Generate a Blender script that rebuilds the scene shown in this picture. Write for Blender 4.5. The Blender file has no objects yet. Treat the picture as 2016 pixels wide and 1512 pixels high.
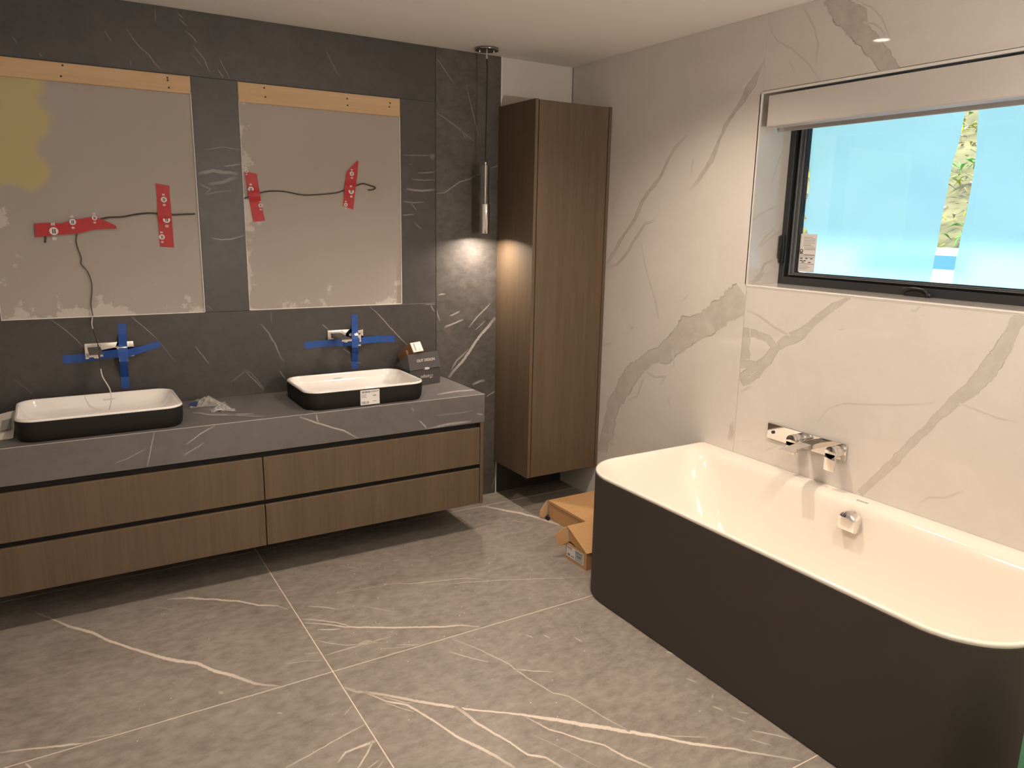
import bpy, bmesh, math, random
from mathutils import Vector, Matrix
random.seed(7)
SC = bpy.context.scene
COL = SC.collection
S = 1.09                                   # metres per survey unit
PI = math.pi
# ------------------------------------------------------------------ camera
F, YAW, PITCH, ROLL = 1487.16, -0.548377757, -0.209498292, -0.018666
CAM = Vector((0, 0, 1.5 * S))
cy, sy, cp, sp, cr, sr = math.cos(YAW), math.sin(YAW), math.cos(PITCH), math.sin(PITCH), math.cos(ROLL), math.sin(ROLL)
RC = (Matrix(((cy, -sy, 0), (sy, cy, 0), (0, 0, 1))) @ Matrix(((1, 0, 0), (0, cp, -sp), (0, sp, cp)))
      @ Matrix(((1, 0, 0), (0, 0, 1), (0, -1, 0))) @ Matrix(((cr, -sr, 0), (sr, cr, 0), (0, 0, 1))))
cd = bpy.data.cameras.new('camera')
cd.sensor_fit = 'HORIZONTAL'; cd.sensor_width = 36.0; cd.lens = F / 2016 * 36.0; cd.clip_start = 0.02
cam = bpy.data.objects.new('camera', cd); COL.objects.link(cam)
rx, ry, rz = RC.col[0], RC.col[1], RC.col[2]
cam.matrix_world = Matrix(((rx[0], -ry[0], -rz[0], CAM[0]), (rx[1], -ry[1], -rz[1], CAM[1]), (rx[2], -ry[2], -rz[2], CAM[2]), (0, 0, 0, 1)))
SC.camera = cam

def at(px, py, ax, v):
    """Survey helper: the point of a known plane (axis ax at value v) sighted at a pixel of the 2016x1512 survey photo."""
    d = RC @ Vector(((px - 1008) / F, (py - 756) / F, 1.0))
    return CAM + d * ((v - CAM[ax]) / d[ax])

# ------------------------------------------------------------------ world, exposure
W = bpy.data.worlds.new('world'); SC.world = W; W.use_nodes = True
wn = W.node_tree.nodes; wn.clear()
sky = wn.new('ShaderNodeTexSky'); sky.sky_type = 'NISHITA'; sky.sun_disc = False
sky.sun_elevation = math.radians(50); sky.sun_rotation = math.radians(200); sky.air_density = 1.0; sky.dust_density = 2.5
wb = wn.new('ShaderNodeBackground'); wb.inputs[1].default_value = 0.88
wo = wn.new('ShaderNodeOutputWorld')
W.node_tree.links.new(sky.outputs[0], wb.inputs[0]); W.node_tree.links.new(wb.outputs[0], wo.inputs[0])
sun = bpy.data.lights.new('sun', 'SUN'); sun.energy = 2.3; sun.angle = math.radians(8); sun.color = (1.0, 0.96, 0.88)
suno = bpy.data.objects.new('sun', sun); COL.objects.link(suno); suno.rotation_euler = (math.radians(0), math.radians(-38), math.radians(12))
VS = SC.view_settings
SC.display_settings.display_device = 'sRGB'
VS.view_transform = 'Standard'; VS.look = 'None'; VS.gamma = 1.0; VS.use_curve_mapping = False; VS.exposure = 0.10
SC.cycles.max_bounces = 10; SC.cycles.diffuse_bounces = 5; SC.cycles.glossy_bounces = 5
SC.cycles.transmission_bounces = 8; SC.cycles.transparent_max_bounces = 8
SC.cycles.sample_clamp_indirect = 4.0; SC.cycles.blur_glossy = 0.5
SC.cycles.caustics_reflective = False; SC.cycles.caustics_refractive = False

# ------------------------------------------------------------------ lamp settings (x, y, watts)
DOWNLIGHTS = [(1.93, 2.42, 84), (0.75, 2.30, 78), (-0.42, 2.25, 8), (1.95, 0.95, 64), (0.75, 0.75, 38), (-0.55, -1.5, 4), (0.70, -1.5, 14), (1.95, -1.5, 30)]  # last three are unseen fill lights added for bounce off the walls
FILL_LAMP_W = 68  # unseen lamp added to brighten the ceiling
WARM = (1.0, 0.84, 0.71)
PENDANT_W = 5.5

# ------------------------------------------------------------------ room sizes
D = 3.523 * S          # back wall face (y)
XR = 2.502 * S         # marble wall face (x)
H = 2.323 * S          # ceiling
XL, YF = -1.25, -1.9   # left wall, wall behind the camera
TH = 0.012             # tile thickness
ZC = 0.705 * S         # worktop top
YV = 3.056 * S         # vanity front

# ------------------------------------------------------------------ materials
def new_mat(name):
    m = bpy.data.materials.new(name); m.use_nodes = True
    nt = m.node_tree; b = nt.nodes['Principled BSDF']
    return m, nt, b
def N(nt, t, **kw):
    n = nt.nodes.new(t)
    for k, v in kw.items():
        if k.startswith('i_'):
            n.inputs[int(k[2:])].default_value = v
        else: setattr(n, k, v)
    return n
def L(nt, a, b): nt.links.new(a, b)
def mat(name, col, rough=0.5, metal=0.0, spec=0.5, noise=0.0, nscale=30, bump=0.0, stretch=None, coat=0.0):
    m, nt, b = new_mat(name)
    b.inputs['Base Color'].default_value = (*col, 1); b.inputs['Roughness'].default_value = rough
    b.inputs['Metallic'].default_value = metal; b.inputs['Specular IOR Level'].default_value = spec
    b.inputs['Coat Weight'].default_value = coat
    tc = N(nt, 'ShaderNodeTexCoord'); mp = N(nt, 'ShaderNodeMapping')
    if stretch: mp.inputs['Scale'].default_value = stretch
    L(nt, tc.outputs['Object'], mp.inputs[0])
    nz = N(nt, 'ShaderNodeTexNoise'); nz.inputs['Scale'].default_value = nscale; nz.inputs['Detail'].default_value = 5
    L(nt, mp.outputs[0], nz.inputs['Vector'])
    if noise:
        mx = N(nt, 'ShaderNodeMix', data_type='RGBA')
        mx.inputs[6].default_value = (*[c * (1 - noise) for c in col], 1); mx.inputs[7].default_value = (*[min(1, c * (1 + noise)) for c in col], 1)
        L(nt, nz.outputs[0], mx.inputs[0]); L(nt, mx.outputs[2], b.inputs['Base Color'])
    if bump:
        bp = N(nt, 'ShaderNodeBump'); bp.inputs['Strength'].default_value = bump; bp.inputs['Distance'].default_value = 0.002
        L(nt, nz.outputs[0], bp.inputs['Height']); L(nt, bp.outputs[0], b.inputs['Normal'])
    return m

def stone_mat(name, c1, c2, cv, rough, fine=0.25, marble=False, scale=5.0, cline=None, spec=0.5):
    """porcelain stone: mottled ground; veins follow the 'vein' profile carried by the inlaid strips"""
    m, nt, b = new_mat(name)
    tc = N(nt, 'ShaderNodeTexCoord'); oi = N(nt, 'ShaderNodeObjectInfo')
    add = N(nt, 'ShaderNodeVectorMath', operation='ADD'); cmb = N(nt, 'ShaderNodeCombineXYZ')
    mul = N(nt, 'ShaderNodeMath', operation='MULTIPLY', i_1=7.0); L(nt, oi.outputs['Random'], mul.inputs[0])
    L(nt, mul.outputs[0], cmb.inputs[0]); L(nt, mul.outputs[0], cmb.inputs[2])
    L(nt, tc.outputs['Object'], add.inputs[0]); L(nt, cmb.outputs[0], add.inputs[1])
    n1 = N(nt, 'ShaderNodeTexNoise'); n1.inputs['Scale'].default_value = scale; n1.inputs['Detail'].default_value = 8; n1.inputs['Roughness'].default_value = 0.68; n1.inputs['Distortion'].default_value = 0.5
    L(nt, add.outputs[0], n1.inputs['Vector'])
    n2 = N(nt, 'ShaderNodeTexNoise'); n2.inputs['Scale'].default_value = scale * 7; n2.inputs['Detail'].default_value = 9; n2.inputs['Roughness'].default_value = 0.7
    mp = N(nt, 'ShaderNodeMapping'); mp.inputs['Scale'].default_value = (0.55, 1.0, 0.8) if not marble else (1, 1, 1)
    L(nt, add.outputs[0], mp.inputs[0]); L(nt, mp.outputs[0], n2.inputs['Vector'])
    mr = N(nt, 'ShaderNodeMapRange'); mr.inputs[1].default_value = 0.34; mr.inputs[2].default_value = 0.66
    L(nt, n1.outputs[0], mr.inputs[0])
    mr2 = N(nt, 'ShaderNodeMapRange'); mr2.inputs[1].default_value = 0.36; mr2.inputs[2].default_value = 0.62
    L(nt, n2.outputs[0], mr2.inputs[0])
    f = N(nt, 'ShaderNodeMix', data_type='FLOAT'); f.inputs[0].default_value = fine
    L(nt, mr.outputs[0], f.inputs[2]); L(nt, mr2.outputs[0], f.inputs[3])
    g = N(nt, 'ShaderNodeMix', data_type='RGBA'); g.inputs[6].default_value = (*c1, 1); g.inputs[7].default_value = (*c2, 1)
    L(nt, f.outputs[0], g.inputs[0])
    av = N(nt, 'ShaderNodeAttribute', attribute_name='vein'); ast = N(nt, 'ShaderNodeAttribute', attribute_name='vstr')
    n3 = N(nt, 'ShaderNodeTexNoise'); n3.inputs['Scale'].default_value = 85 if not marble else 45; n3.inputs['Detail'].default_value = 4
    L(nt, add.outputs[0], n3.inputs['Vector'])
    ns = N(nt, 'ShaderNodeMath', operation='MULTIPLY_ADD', i_1=0.55 if not marble else 0.3, i_2=-0.275 if not marble else -0.15)
    L(nt, n3.outputs[0], ns.inputs[0])
    sm = N(nt, 'ShaderNodeMath', operation='ADD'); L(nt, av.outputs['Fac'], sm.inputs[0]); L(nt, ns.outputs[0], sm.inputs[1])
    e = N(nt, 'ShaderNodeMapRange', interpolation_type='SMOOTHSTEP')
    e.inputs[1].default_value = 0.30 if not marble else 0.18; e.inputs[2].default_value = 0.62 if not marble else 0.30
    L(nt, sm.outputs[0], e.inputs[0])
    k = N(nt, 'ShaderNodeMath', operation='MULTIPLY'); L(nt, e.outputs[0], k.inputs[0]); L(nt, ast.outputs['Fac'], k.inputs[1])
    vmix = N(nt, 'ShaderNodeMix', data_type='RGBA'); vmix.inputs[7].default_value = (*cv, 1)
    L(nt, k.outputs[0], vmix.inputs[0]); L(nt, g.outputs[2], vmix.inputs[6])
    out = vmix
    if marble:                                   # darker outline along the borders of the broad veins, paler cloudy cores
        cw = N(nt, 'ShaderNodeMix', data_type='RGBA'); cw.inputs[6].default_value = (*cv, 1); cw.inputs[7].default_value = (*[min(1, c * .6 + q * .4) for c, q in zip(cv, c2)], 1)
        L(nt, mr2.outputs[0], cw.inputs[0]); L(nt, cw.outputs[2], vmix.inputs[7])
        rmp = N(nt, 'ShaderNodeValToRGB'); cr_ = rmp.color_ramp
        cr_.elements[0].position = 0.15; cr_.elements[0].color = (0, 0, 0, 1); cr_.elements[1].position = 0.26; cr_.elements[1].color = (1, 1, 1, 1)
        el = cr_.elements.new(0.40); el.color = (0, 0, 0, 1)
        L(nt, sm.outputs[0], rmp.inputs[0])
        n4 = N(nt, 'ShaderNodeTexNoise'); n4.inputs['Scale'].default_value = 14; L(nt, add.outputs[0], n4.inputs['Vector'])
        m4 = N(nt, 'ShaderNodeMapRange'); m4.inputs[1].default_value = 0.40; m4.inputs[2].default_value = 0.60; L(nt, n4.outputs[0], m4.inputs[0])
        k1 = N(nt, 'ShaderNodeMath', operation='MULTIPLY'); L(nt, rmp.outputs[0], k1.inputs[0]); L(nt, m4.outputs[0], k1.inputs[1])
        k2 = N(nt, 'ShaderNodeMath', operation='MULTIPLY'); L(nt, k1.outputs[0], k2.inputs[0]); L(nt, ast.outputs['Fac'], k2.inputs[1])
        lm = N(nt, 'ShaderNodeMix', data_type='RGBA'); lm.inputs[7].default_value = (*cline, 1)
        L(nt, k2.outputs[0], lm.inputs[0]); L(nt, vmix.outputs[2], lm.inputs[6]); out = lm
    L(nt, out.outputs[2], b.inputs['Base Color'])
    b.inputs['Roughness'].default_value = rough; b.inputs['Specular IOR Level'].default_value = spec
    if not marble:
        bp = N(nt, 'ShaderNodeBump'); bp.inputs['Strength'].default_value = 0.12; bp.inputs['Distance'].default_value = 0.001
        L(nt, mr2.outputs[0], bp.inputs['Height']); L(nt, bp.outputs[0], b.inputs['Normal'])
    return m

def wood_mat(name, c1, c2, axis_stretch=(60, 60, 2.2), rough=0.55):
    m, nt, b = new_mat(name)
    tc = N(nt, 'ShaderNodeTexCoord'); mp = N(nt, 'ShaderNodeMapping'); mp.inputs['Scale'].default_value = axis_stretch
    L(nt, tc.outputs['Object'], mp.inputs[0])
    n1 = N(nt, 'ShaderNodeTexNoise'); n1.inputs['Scale'].default_value = 1.0; n1.inputs['Detail'].default_value = 7; n1.inputs['Roughness'].default_value = 0.65; n1.inputs['Distortion'].default_value = 0.6
    L(nt, mp.outputs[0], n1.inputs['Vector'])
    mp2 = N(nt, 'ShaderNodeMapping'); mp2.inputs['Scale'].default_value = tuple(a * 0.12 for a in axis_stretch); L(nt, tc.outputs['Object'], mp2.inputs[0])
    n2 = N(nt, 'ShaderNodeTexNoise'); n2.inputs['Scale'].default_value = 1.0; n2.inputs['Detail'].default_value = 3; L(nt, mp2.outputs[0], n2.inputs['Vector'])
    a = N(nt, 'ShaderNodeMix', data_type='FLOAT'); a.inputs[0].default_value = 0.45
    L(nt, n1.outputs[0], a.inputs[2]); L(nt, n2.outputs[0], a.inputs[3])
    r = N(nt, 'ShaderNodeMapRange'); r.inputs[1].default_value = 0.33; r.inputs[2].default_value = 0.67; L(nt, a.outputs[0], r.inputs[0])
    g = N(nt, 'ShaderNodeMix', data_type='RGBA'); g.inputs[6].default_value = (*c1, 1); g.inputs[7].default_value = (*c2, 1)
    L(nt, r.outputs[0], g.inputs[0]); L(nt, g.outputs[2], b.inputs['Base Color'])
    b.inputs['Roughness'].default_value = rough
    bp = N(nt, 'ShaderNodeBump'); bp.inputs['Strength'].default_value = 0.15; bp.inputs['Distance'].default_value = 0.0008
    L(nt, n1.outputs[0], bp.inputs['Height']); L(nt, bp.outputs[0], b.inputs['Normal'])
    return m

M = {}
M['floor'] = stone_mat('floor_stone', (0.176, 0.152, 0.128), (0.320, 0.282, 0.242), (0.64, 0.56, 0.48), 0.42, 0.62, scale=4.5)
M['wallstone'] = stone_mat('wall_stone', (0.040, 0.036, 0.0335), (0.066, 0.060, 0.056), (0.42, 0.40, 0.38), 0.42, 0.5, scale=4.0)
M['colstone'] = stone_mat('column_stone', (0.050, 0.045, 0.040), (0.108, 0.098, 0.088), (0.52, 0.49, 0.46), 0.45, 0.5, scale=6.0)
M['topstone'] = stone_mat('worktop_stone', (0.112, 0.101, 0.097), (0.148, 0.135, 0.130), (0.50, 0.46, 0.43), 0.38, 0.3, scale=4.0)
M['marble'] = stone_mat('marble', (0.62, 0.585, 0.54), (0.68, 0.645, 0.60), (0.39, 0.355, 0.305), 0.035, 0.2, marble=True, scale=2.0, cline=(0.16, 0.13, 0.10))
M['grout'] = mat('grout', (0.70, 0.60, 0.50), 0.8, noise=0.06)
M['darkjoint'] = mat('dark_joint', (0.10, 0.09, 0.085), 0.8)
M['palejoint'] = mat('pale_joint', (0.62, 0.58, 0.53), 0.7)
M['paint'] = mat('ceiling_paint', (0.82, 0.79, 0.75), 0.85, bump=0.05, nscale=180)
M['wallpaint'] = mat('beige_paint', (0.60, 0.555, 0.505), 0.8, bump=0.05, nscale=150)
M['whitepaint'] = mat('white_paint', (0.82, 0.80, 0.77), 0.8, bump=0.05, nscale=150)
M['oak'] = wood_mat('brown_oak', (0.085, 0.057, 0.033), (0.135, 0.094, 0.056))
M['ply'] = wood_mat('plywood', (0.47, 0.30, 0.155), (0.60, 0.41, 0.235), (2.5, 40, 40), 0.6)
M['black'] = mat('black_interior', (0.012, 0.010, 0.009), 0.7)
M['ceramic'] = mat('white_ceramic', (0.80, 0.77, 0.73), 0.08, coat=0.3)
M['acrylic'] = mat('white_acrylic', (0.79, 0.73, 0.65), 0.10, coat=0.3)
M['shell'] = mat('anthracite_matt', (0.013, 0.0115, 0.010), 0.6, spec=0.25)
M['tubshell'] = mat('graphite_panel', (0.060, 0.050, 0.043), 0.62, spec=0.25, noise=0.05, nscale=300)
M['chrome'] = mat('chrome', (0.86, 0.84, 0.82), 0.05, metal=1.0)
M['darkchrome'] = mat('dark_chrome', (0.30, 0.28, 0.27), 0.12, metal=1.0)
M['cord'] = mat('black_cord', (0.010, 0.008, 0.007), 0.7)
M['bluetape'] = mat('blue_tape', (0.014, 0.070, 0.30), 0.6, noise=0.25, nscale=25, bump=0.4)
M['redtape'] = mat('red_tape', (0.40, 0.008, 0.010), 0.5, noise=0.15, nscale=40, bump=0.35)
M['print_white'] = mat('white_print', (0.72, 0.66, 0.62), 0.5)
M['print_dark'] = mat('dark_print', (0.03, 0.03, 0.04), 0.6)
M['print_grey'] = mat('grey_print', (0.28, 0.27, 0.27), 0.6)
M['print_red'] = mat('red_print', (0.55, 0.02, 0.03), 0.6)
M['cable'] = mat('brown_cable', (0.045, 0.030, 0.022), 0.5)
M['wire_white'] = mat('white_wire', (0.62, 0.58, 0.54), 0.4)
M['cardboard'] = mat('cardboard', (0.50, 0.29, 0.125), 0.8, noise=0.1, nscale=60, stretch=(1, 1, 4))
M['cardedge'] = mat('cardboard_edge', (0.62, 0.41, 0.22), 0.85, noise=0.2, nscale=120)
M['brownbox'] = mat('brown_carton', (0.22, 0.105, 0.035), 0.7, noise=0.12, nscale=50)
M['blackbox'] = mat('black_carton', (0.075, 0.068, 0.070), 0.45, noise=0.08, nscale=80)
M['paper'] = mat('white_paper', (0.62, 0.58, 0.54), 0.8, bump=0.2)
M['label'] = mat('label_paper', (0.70, 0.68, 0.66), 0.6)
M['frame'] = mat('charcoal_frame', (0.022, 0.024, 0.027), 0.4)
M['gasket'] = mat('black_gasket', (0.006, 0.006, 0.007), 0.6)
M['sash'] = mat('grey_sash', (0.10, 0.105, 0.11), 0.35)
M['blind'] = mat('blind_white', (0.60, 0.565, 0.53), 0.6)
M['blindbar'] = mat('blind_bar_grey', (0.42, 0.40, 0.385), 0.6)
M['ridge'] = mat('white_edge', (0.78, 0.75, 0.70), 0.5)
M['green'] = mat('green_plastic', (0.10, 0.33, 0.19), 0.5)
M['debris'] = mat('plaster_crumbs', (0.80, 0.76, 0.70), 0.8)
M['steel'] = mat('screw_steel', (0.02, 0.018, 0.016), 0.5)
M['whitewall'] = mat('white_render', (0.90, 0.90, 0.88), 0.8)
M['bluepanel'] = mat('blue_panel', (0.08, 0.24, 0.52), 0.5)
M['soil'] = mat('bank_soil', (0.24, 0.22, 0.10), 0.9, noise=0.4, nscale=6)
M['leaf'] = mat('leaf_green', (0.12, 0.34, 0.07), 0.5, noise=0.3, nscale=4)
M['moss'] = mat('moss_yellow', (0.34, 0.37, 0.03), 0.8, noise=0.3, nscale=5)
M['straw'] = mat('dry_straw', (0.34, 0.32, 0.27), 0.8, noise=0.2, nscale=8)

def glass_mat(name, tint, rough=0.0, ior=1.45):
    m, nt, b = new_mat(name); nt.nodes.remove(b)
    o = nt.nodes['Material Output']; t = N(nt, 'ShaderNodeBsdfTransparent'); g = N(nt, 'ShaderNodeBsdfGlossy')
    t.inputs[0].default_value = (*tint, 1); g.inputs['Roughness'].default_value = max(rough, 0.02)
    fr = N(nt, 'ShaderNodeFresnel'); fr.inputs[0].default_value = ior
    mx = N(nt, 'ShaderNodeMixShader'); L(nt, fr.outputs[0], mx.inputs[0]); L(nt, t.outputs[0], mx.inputs[1]); L(nt, g.outputs[0], mx.inputs[2])
    L(nt, mx.outputs[0], o.inputs[0]); return m
M['glass'] = glass_mat('clear_glass', (0.96, 0.98, 0.98))
def real_glass(name, tint):
    m, nt, b = new_mat(name); b.inputs['Base Color'].default_value = (*tint, 1)
    b.inputs['Transmission Weight'].default_value = 1.0; b.inputs['Roughness'].default_value = 0.0; b.inputs['IOR'].default_value = 1.45
    return m
M['lampglass'] = real_glass('lamp_glass', (1, 1, 1))
def film_mat():
    m, nt, b = new_mat('blue_film'); nt.nodes.remove(b); o = nt.nodes['Material Output']
    tr = N(nt, 'ShaderNodeBsdfTranslucent'); tr.inputs[0].default_value = (0.46, 0.81, 0.97, 1)
    tp = N(nt, 'ShaderNodeBsdfRefraction'); tp.inputs[0].default_value = (0.46, 0.81, 0.97, 1)
    tp.inputs['Roughness'].default_value = 0.42; tp.inputs['IOR'].default_value = 1.15
    df = N(nt, 'ShaderNodeBsdfDiffuse'); df.inputs[0].default_value = (0.5, 0.75, 0.85, 1)
    mx = N(nt, 'ShaderNodeMixShader', i_0=0.62); L(nt, tr.outputs[0], mx.inputs[1]); L(nt, tp.outputs[0], mx.inputs[2])
    m2 = N(nt, 'ShaderNodeMixShader', i_0=0.12); L(nt, mx.outputs[0], m2.inputs[1]); L(nt, df.outputs[0], m2.inputs[2])
    L(nt, m2.outputs[0], o.inputs[0]); return m
M['film'] = film_mat()
def plastic_mat():
    m, nt, b = new_mat('clear_plastic_bag')
    b.inputs['Base Color'].default_value = (0.78, 0.74, 0.70, 1); b.inputs['Roughness'].default_value = 0.12
    b.inputs['Transmission Weight'].default_value = 0.55; b.inputs['IOR'].default_value = 1.2; b.inputs['Alpha'].default_value = 0.75
    return m
M['bag'] = plastic_mat()
def emis(name, col, s):
    m, nt, b = new_mat(name); b.inputs['Emission Color'].default_value = (*col, 1); b.inputs['Emission Strength'].default_value = s; return m
M['lens'] = emis('lamp_lens', WARM, 20.0)
M['led'] = emis('led_disc', WARM, 12.0)

def drywall_mat(name, x0, x1, z0, z1, patch):
    """unpainted board: joint-compound smears near the borders; on one board a patch of yellow primer"""
    m, nt, b = new_mat(name); b.inputs['Roughness'].default_value = 0.85
    tc = N(nt, 'ShaderNodeTexCoord'); sx = N(nt, 'ShaderNodeSeparateXYZ'); L(nt, tc.outputs['Object'], sx.inputs[0])
    n1 = N(nt, 'ShaderNodeTexNoise'); n1.inputs['Scale'].default_value = 7; n1.inputs['Detail'].default_value = 6; n1.inputs['Roughness'].default_value = 0.7; L(nt, tc.outputs['Object'], n1.inputs['Vector'])
    n2 = N(nt, 'ShaderNodeTexNoise'); n2.inputs['Scale'].default_value = 2.2; n2.inputs['Detail'].default_value = 3; L(nt, tc.outputs['Object'], n2.inputs['Vector'])
    n3 = N(nt, 'ShaderNodeTexNoise'); n3.inputs['Scale'].default_value = 6.5; n3.inputs['Detail'].default_value = 1; L(nt, tc.outputs['Object'], n3.inputs['Vector'])
    base = N(nt, 'ShaderNodeMix', data_type='RGBA'); base.inputs[6].default_value = (0.35, 0.31, 0.275, 1); base.inputs[7].default_value = (0.40, 0.36, 0.325, 1)
    L(nt, n2.outputs[0], base.inputs[0])
    def edge(sock, v, sign, amp):                      # 1 at border v, falling off inwards, ragged
        a = N(nt, 'ShaderNodeMath', operation='MULTIPLY_ADD', i_1=sign, i_2=-v * sign); L(nt, sock, a.inputs[0])
        c = N(nt, 'ShaderNodeMath', operation='MULTIPLY_ADD', i_1=amp, i_2=-amp * 0.5); L(nt, n1.outputs[0], c.inputs[0])
        d = N(nt, 'ShaderNodeMath', operation='SUBTRACT'); L(nt, c.outputs[0], d.inputs[0]); L(nt, a.outputs[0], d.inputs[1])
        r = N(nt, 'ShaderNodeMapRange'); r.inputs[1].default_value = -0.008; r.inputs[2].default_value = 0.012; L(nt, d.outputs[0], r.inputs[0]); return r.outputs[0]
    e1 = edge(sx.outputs[2], z0, 1.0, 0.9); e2 = edge(sx.outputs[0], x0, 1.0, 0.7)
    mxm = N(nt, 'ShaderNodeMath', operation='MAXIMUM'); L(nt, e1, mxm.inputs[0]); L(nt, e2, mxm.inputs[1])
    sp_ = N(nt, 'ShaderNodeMapRange'); sp_.inputs[1].default_value = 0.69; sp_.inputs[2].default_value = 0.74; L(nt, n1.outputs[0], sp_.inputs[0])
    mx2 = N(nt, 'ShaderNodeMath', operation='MAXIMUM'); L(nt, mxm.outputs[0], mx2.inputs[0]); L(nt, sp_.outputs[0], mx2.inputs[1])
    k = N(nt, 'ShaderNodeMath', operation='MULTIPLY', i_1=0.6); L(nt, mx2.outputs[0], k.inputs[0])
    cm = N(nt, 'ShaderNodeMix', data_type='RGBA'); cm.inputs[7].default_value = (0.60, 0.56, 0.51, 1)
    L(nt, k.outputs[0], cm.inputs[0]); L(nt, base.outputs[2], cm.inputs[6]); out = cm
    if patch:
        px1, pz0 = patch
        def soft(sock, v, sign):
            q = N(nt, 'ShaderNodeMath', operation='MULTIPLY_ADD', i_1=0.17, i_2=-0.085); L(nt, n3.outputs[0], q.inputs[0])
            a = N(nt, 'ShaderNodeMath', operation='MULTIPLY_ADD', i_1=sign, i_2=-v * sign); L(nt, sock, a.inputs[0])
            d = N(nt, 'ShaderNodeMath', operation='ADD'); L(nt, a.outputs[0], d.inputs[0]); L(nt, q.outputs[0], d.inputs[1])
            r = N(nt, 'ShaderNodeMapRange', interpolation_type='SMOOTHSTEP'); r.inputs[1].default_value = -0.02; r.inputs[2].default_value = 0.03; L(nt, d.outputs[0], r.inputs[0]); return r.outputs[0]
        a = soft(sx.outputs[0], px1, -1.0); c = soft(sx.outputs[2], pz0, 1.0)
        mm = N(nt, 'ShaderNodeMath', operation='MULTIPLY'); L(nt, a, mm.inputs[0]); L(nt, c, mm.inputs[1])
        ym = N(nt, 'ShaderNodeMix', data_type='RGBA'); ym.inputs[7].default_value = (0.46, 0.40, 0.20, 1)
        L(nt, mm.outputs[0], ym.inputs[0]); L(nt, cm.outputs[2], ym.inputs[6]); out = ym
    L(nt, out.outputs[2], b.inputs['Base Color'])
    return m

# ------------------------------------------------------------------ mesh helpers
def obj(name, bm, m, parent=None, smooth=None, loc=None):
    me = bpy.data.meshes.new(name); bm.normal_update(); bm.to_mesh(me); bm.free()
    o = bpy.data.objects.new(name, me); COL.objects.link(o)
    for x in (m if isinstance(m, (list, tuple)) else [m]): me.materials.append(x)
    if smooth is not None:
        for p in me.polygons: p.use_smooth = True
        try: me.set_sharp_from_angle(angle=math.radians(smooth))
        except Exception: pass
    if parent is not None: attach(o, parent)
    return o
def attach(o, parent):
    """parent while keeping the world position the mesh was modelled at"""
    o.parent = parent
    pm = Matrix.Identity(4); chain = []
    p = parent
    while p is not None: chain.append(p); p = p.parent
    for p in reversed(chain): pm = pm @ p.matrix_parent_inverse @ Matrix.LocRotScale(p.location, p.rotation_euler, p.scale)
    o.matrix_parent_inverse = pm.inverted()
def tag(o, label, cat, group=None):
    o['label'] = label; o['category'] = cat
    if group: o['group'] = group
    return o
def thing(name, label, cat, loc, group=None):
    o = bpy.data.objects.new(name, None); COL.objects.link(o); o.location = loc; o.empty_display_size = 0.05
    return tag(o, label, cat, group)
def struct(o): o['kind'] = 'structure'; return o
def box(bm, x0, x1, y0, y1, z0, z1, bev=0.0, mi=0, mtx=None, seg=1):
    g = bmesh.ops.create_cube(bm, size=1.0); vs = g['verts']
    for v in vs:
        v.co = Vector(((x0 + x1) / 2 + v.co.x * (x1 - x0), (y0 + y1) / 2 + v.co.y * (y1 - y0), (z0 + z1) / 2 + v.co.z * (z1 - z0)))
    fs = {f for v in vs for f in v.link_faces}
    if bev:
        es = list({e for v in vs for e in v.link_edges})
        r = bmesh.ops.bevel(bm, geom=es, offset=bev, segments=seg, affect='EDGES', profile=0.5)
        fs = {f for f in fs if f.is_valid} | set(r['faces']); vs = list({v for f in fs for v in f.verts})
    for f in fs: f.material_index = mi
    if mtx is not None: bmesh.ops.transform(bm, matrix=mtx, verts=vs)
    return vs
def B(*a, **k):
    bm = bmesh.new(); box(bm, *a, **k); return bm
def poly(bm, pts, mi=0):
    f = bm.faces.new([bm.verts.new(p) for p in pts]); f.material_index = mi; return f
def slab(bm, pts, n, t, mi=0):
    """polygon extruded by t along n"""
    n = Vector(n) * t
    a = [bm.verts.new(p) for p in pts]; b = [bm.verts.new(Vector(p) + n) for p in pts]
    fs = [bm.faces.new(a), bm.faces.new(b[::-1])]
    for i in range(len(a)):
        j = (i + 1) % len(a); fs.append(bm.faces.new((a[j], a[i], b[i], b[j])))
    for f in fs: f.material_index = mi
    bmesh.ops.recalc_face_normals(bm, faces=fs)
def cyl(bm, c, r, h, axis='z', n=24, r2=None, bev=0.0, mi=0):
    g = bmesh.ops.create_cone(bm, cap_ends=True, segments=n, radius1=r, radius2=r if r2 is None else r2, depth=h)
    vs = g['verts']
    fs = {f for v in vs for f in v.link_faces}
    if bev:
        es = [e for e in {e for v in vs for e in v.link_edges} if any(len(f.verts) > 4 for f in e.link_faces)]
        rr_ = bmesh.ops.bevel(bm, geom=es, offset=bev, segments=2, affect='EDGES', profile=0.5)
        fs = {f for f in fs if f.is_valid} | set(rr_['faces']); vs = list({v for f in fs for v in f.verts})
    for f in fs: f.material_index = mi
    R = {'z': Matrix.Identity(4), 'x': Matrix.Rotation(PI / 2, 4, 'Y'), 'y': Matrix.Rotation(PI / 2, 4, 'X')}[axis]
    bmesh.ops.transform(bm, matrix=Matrix.Translation(c) @ R, verts=vs)
    return vs
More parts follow.
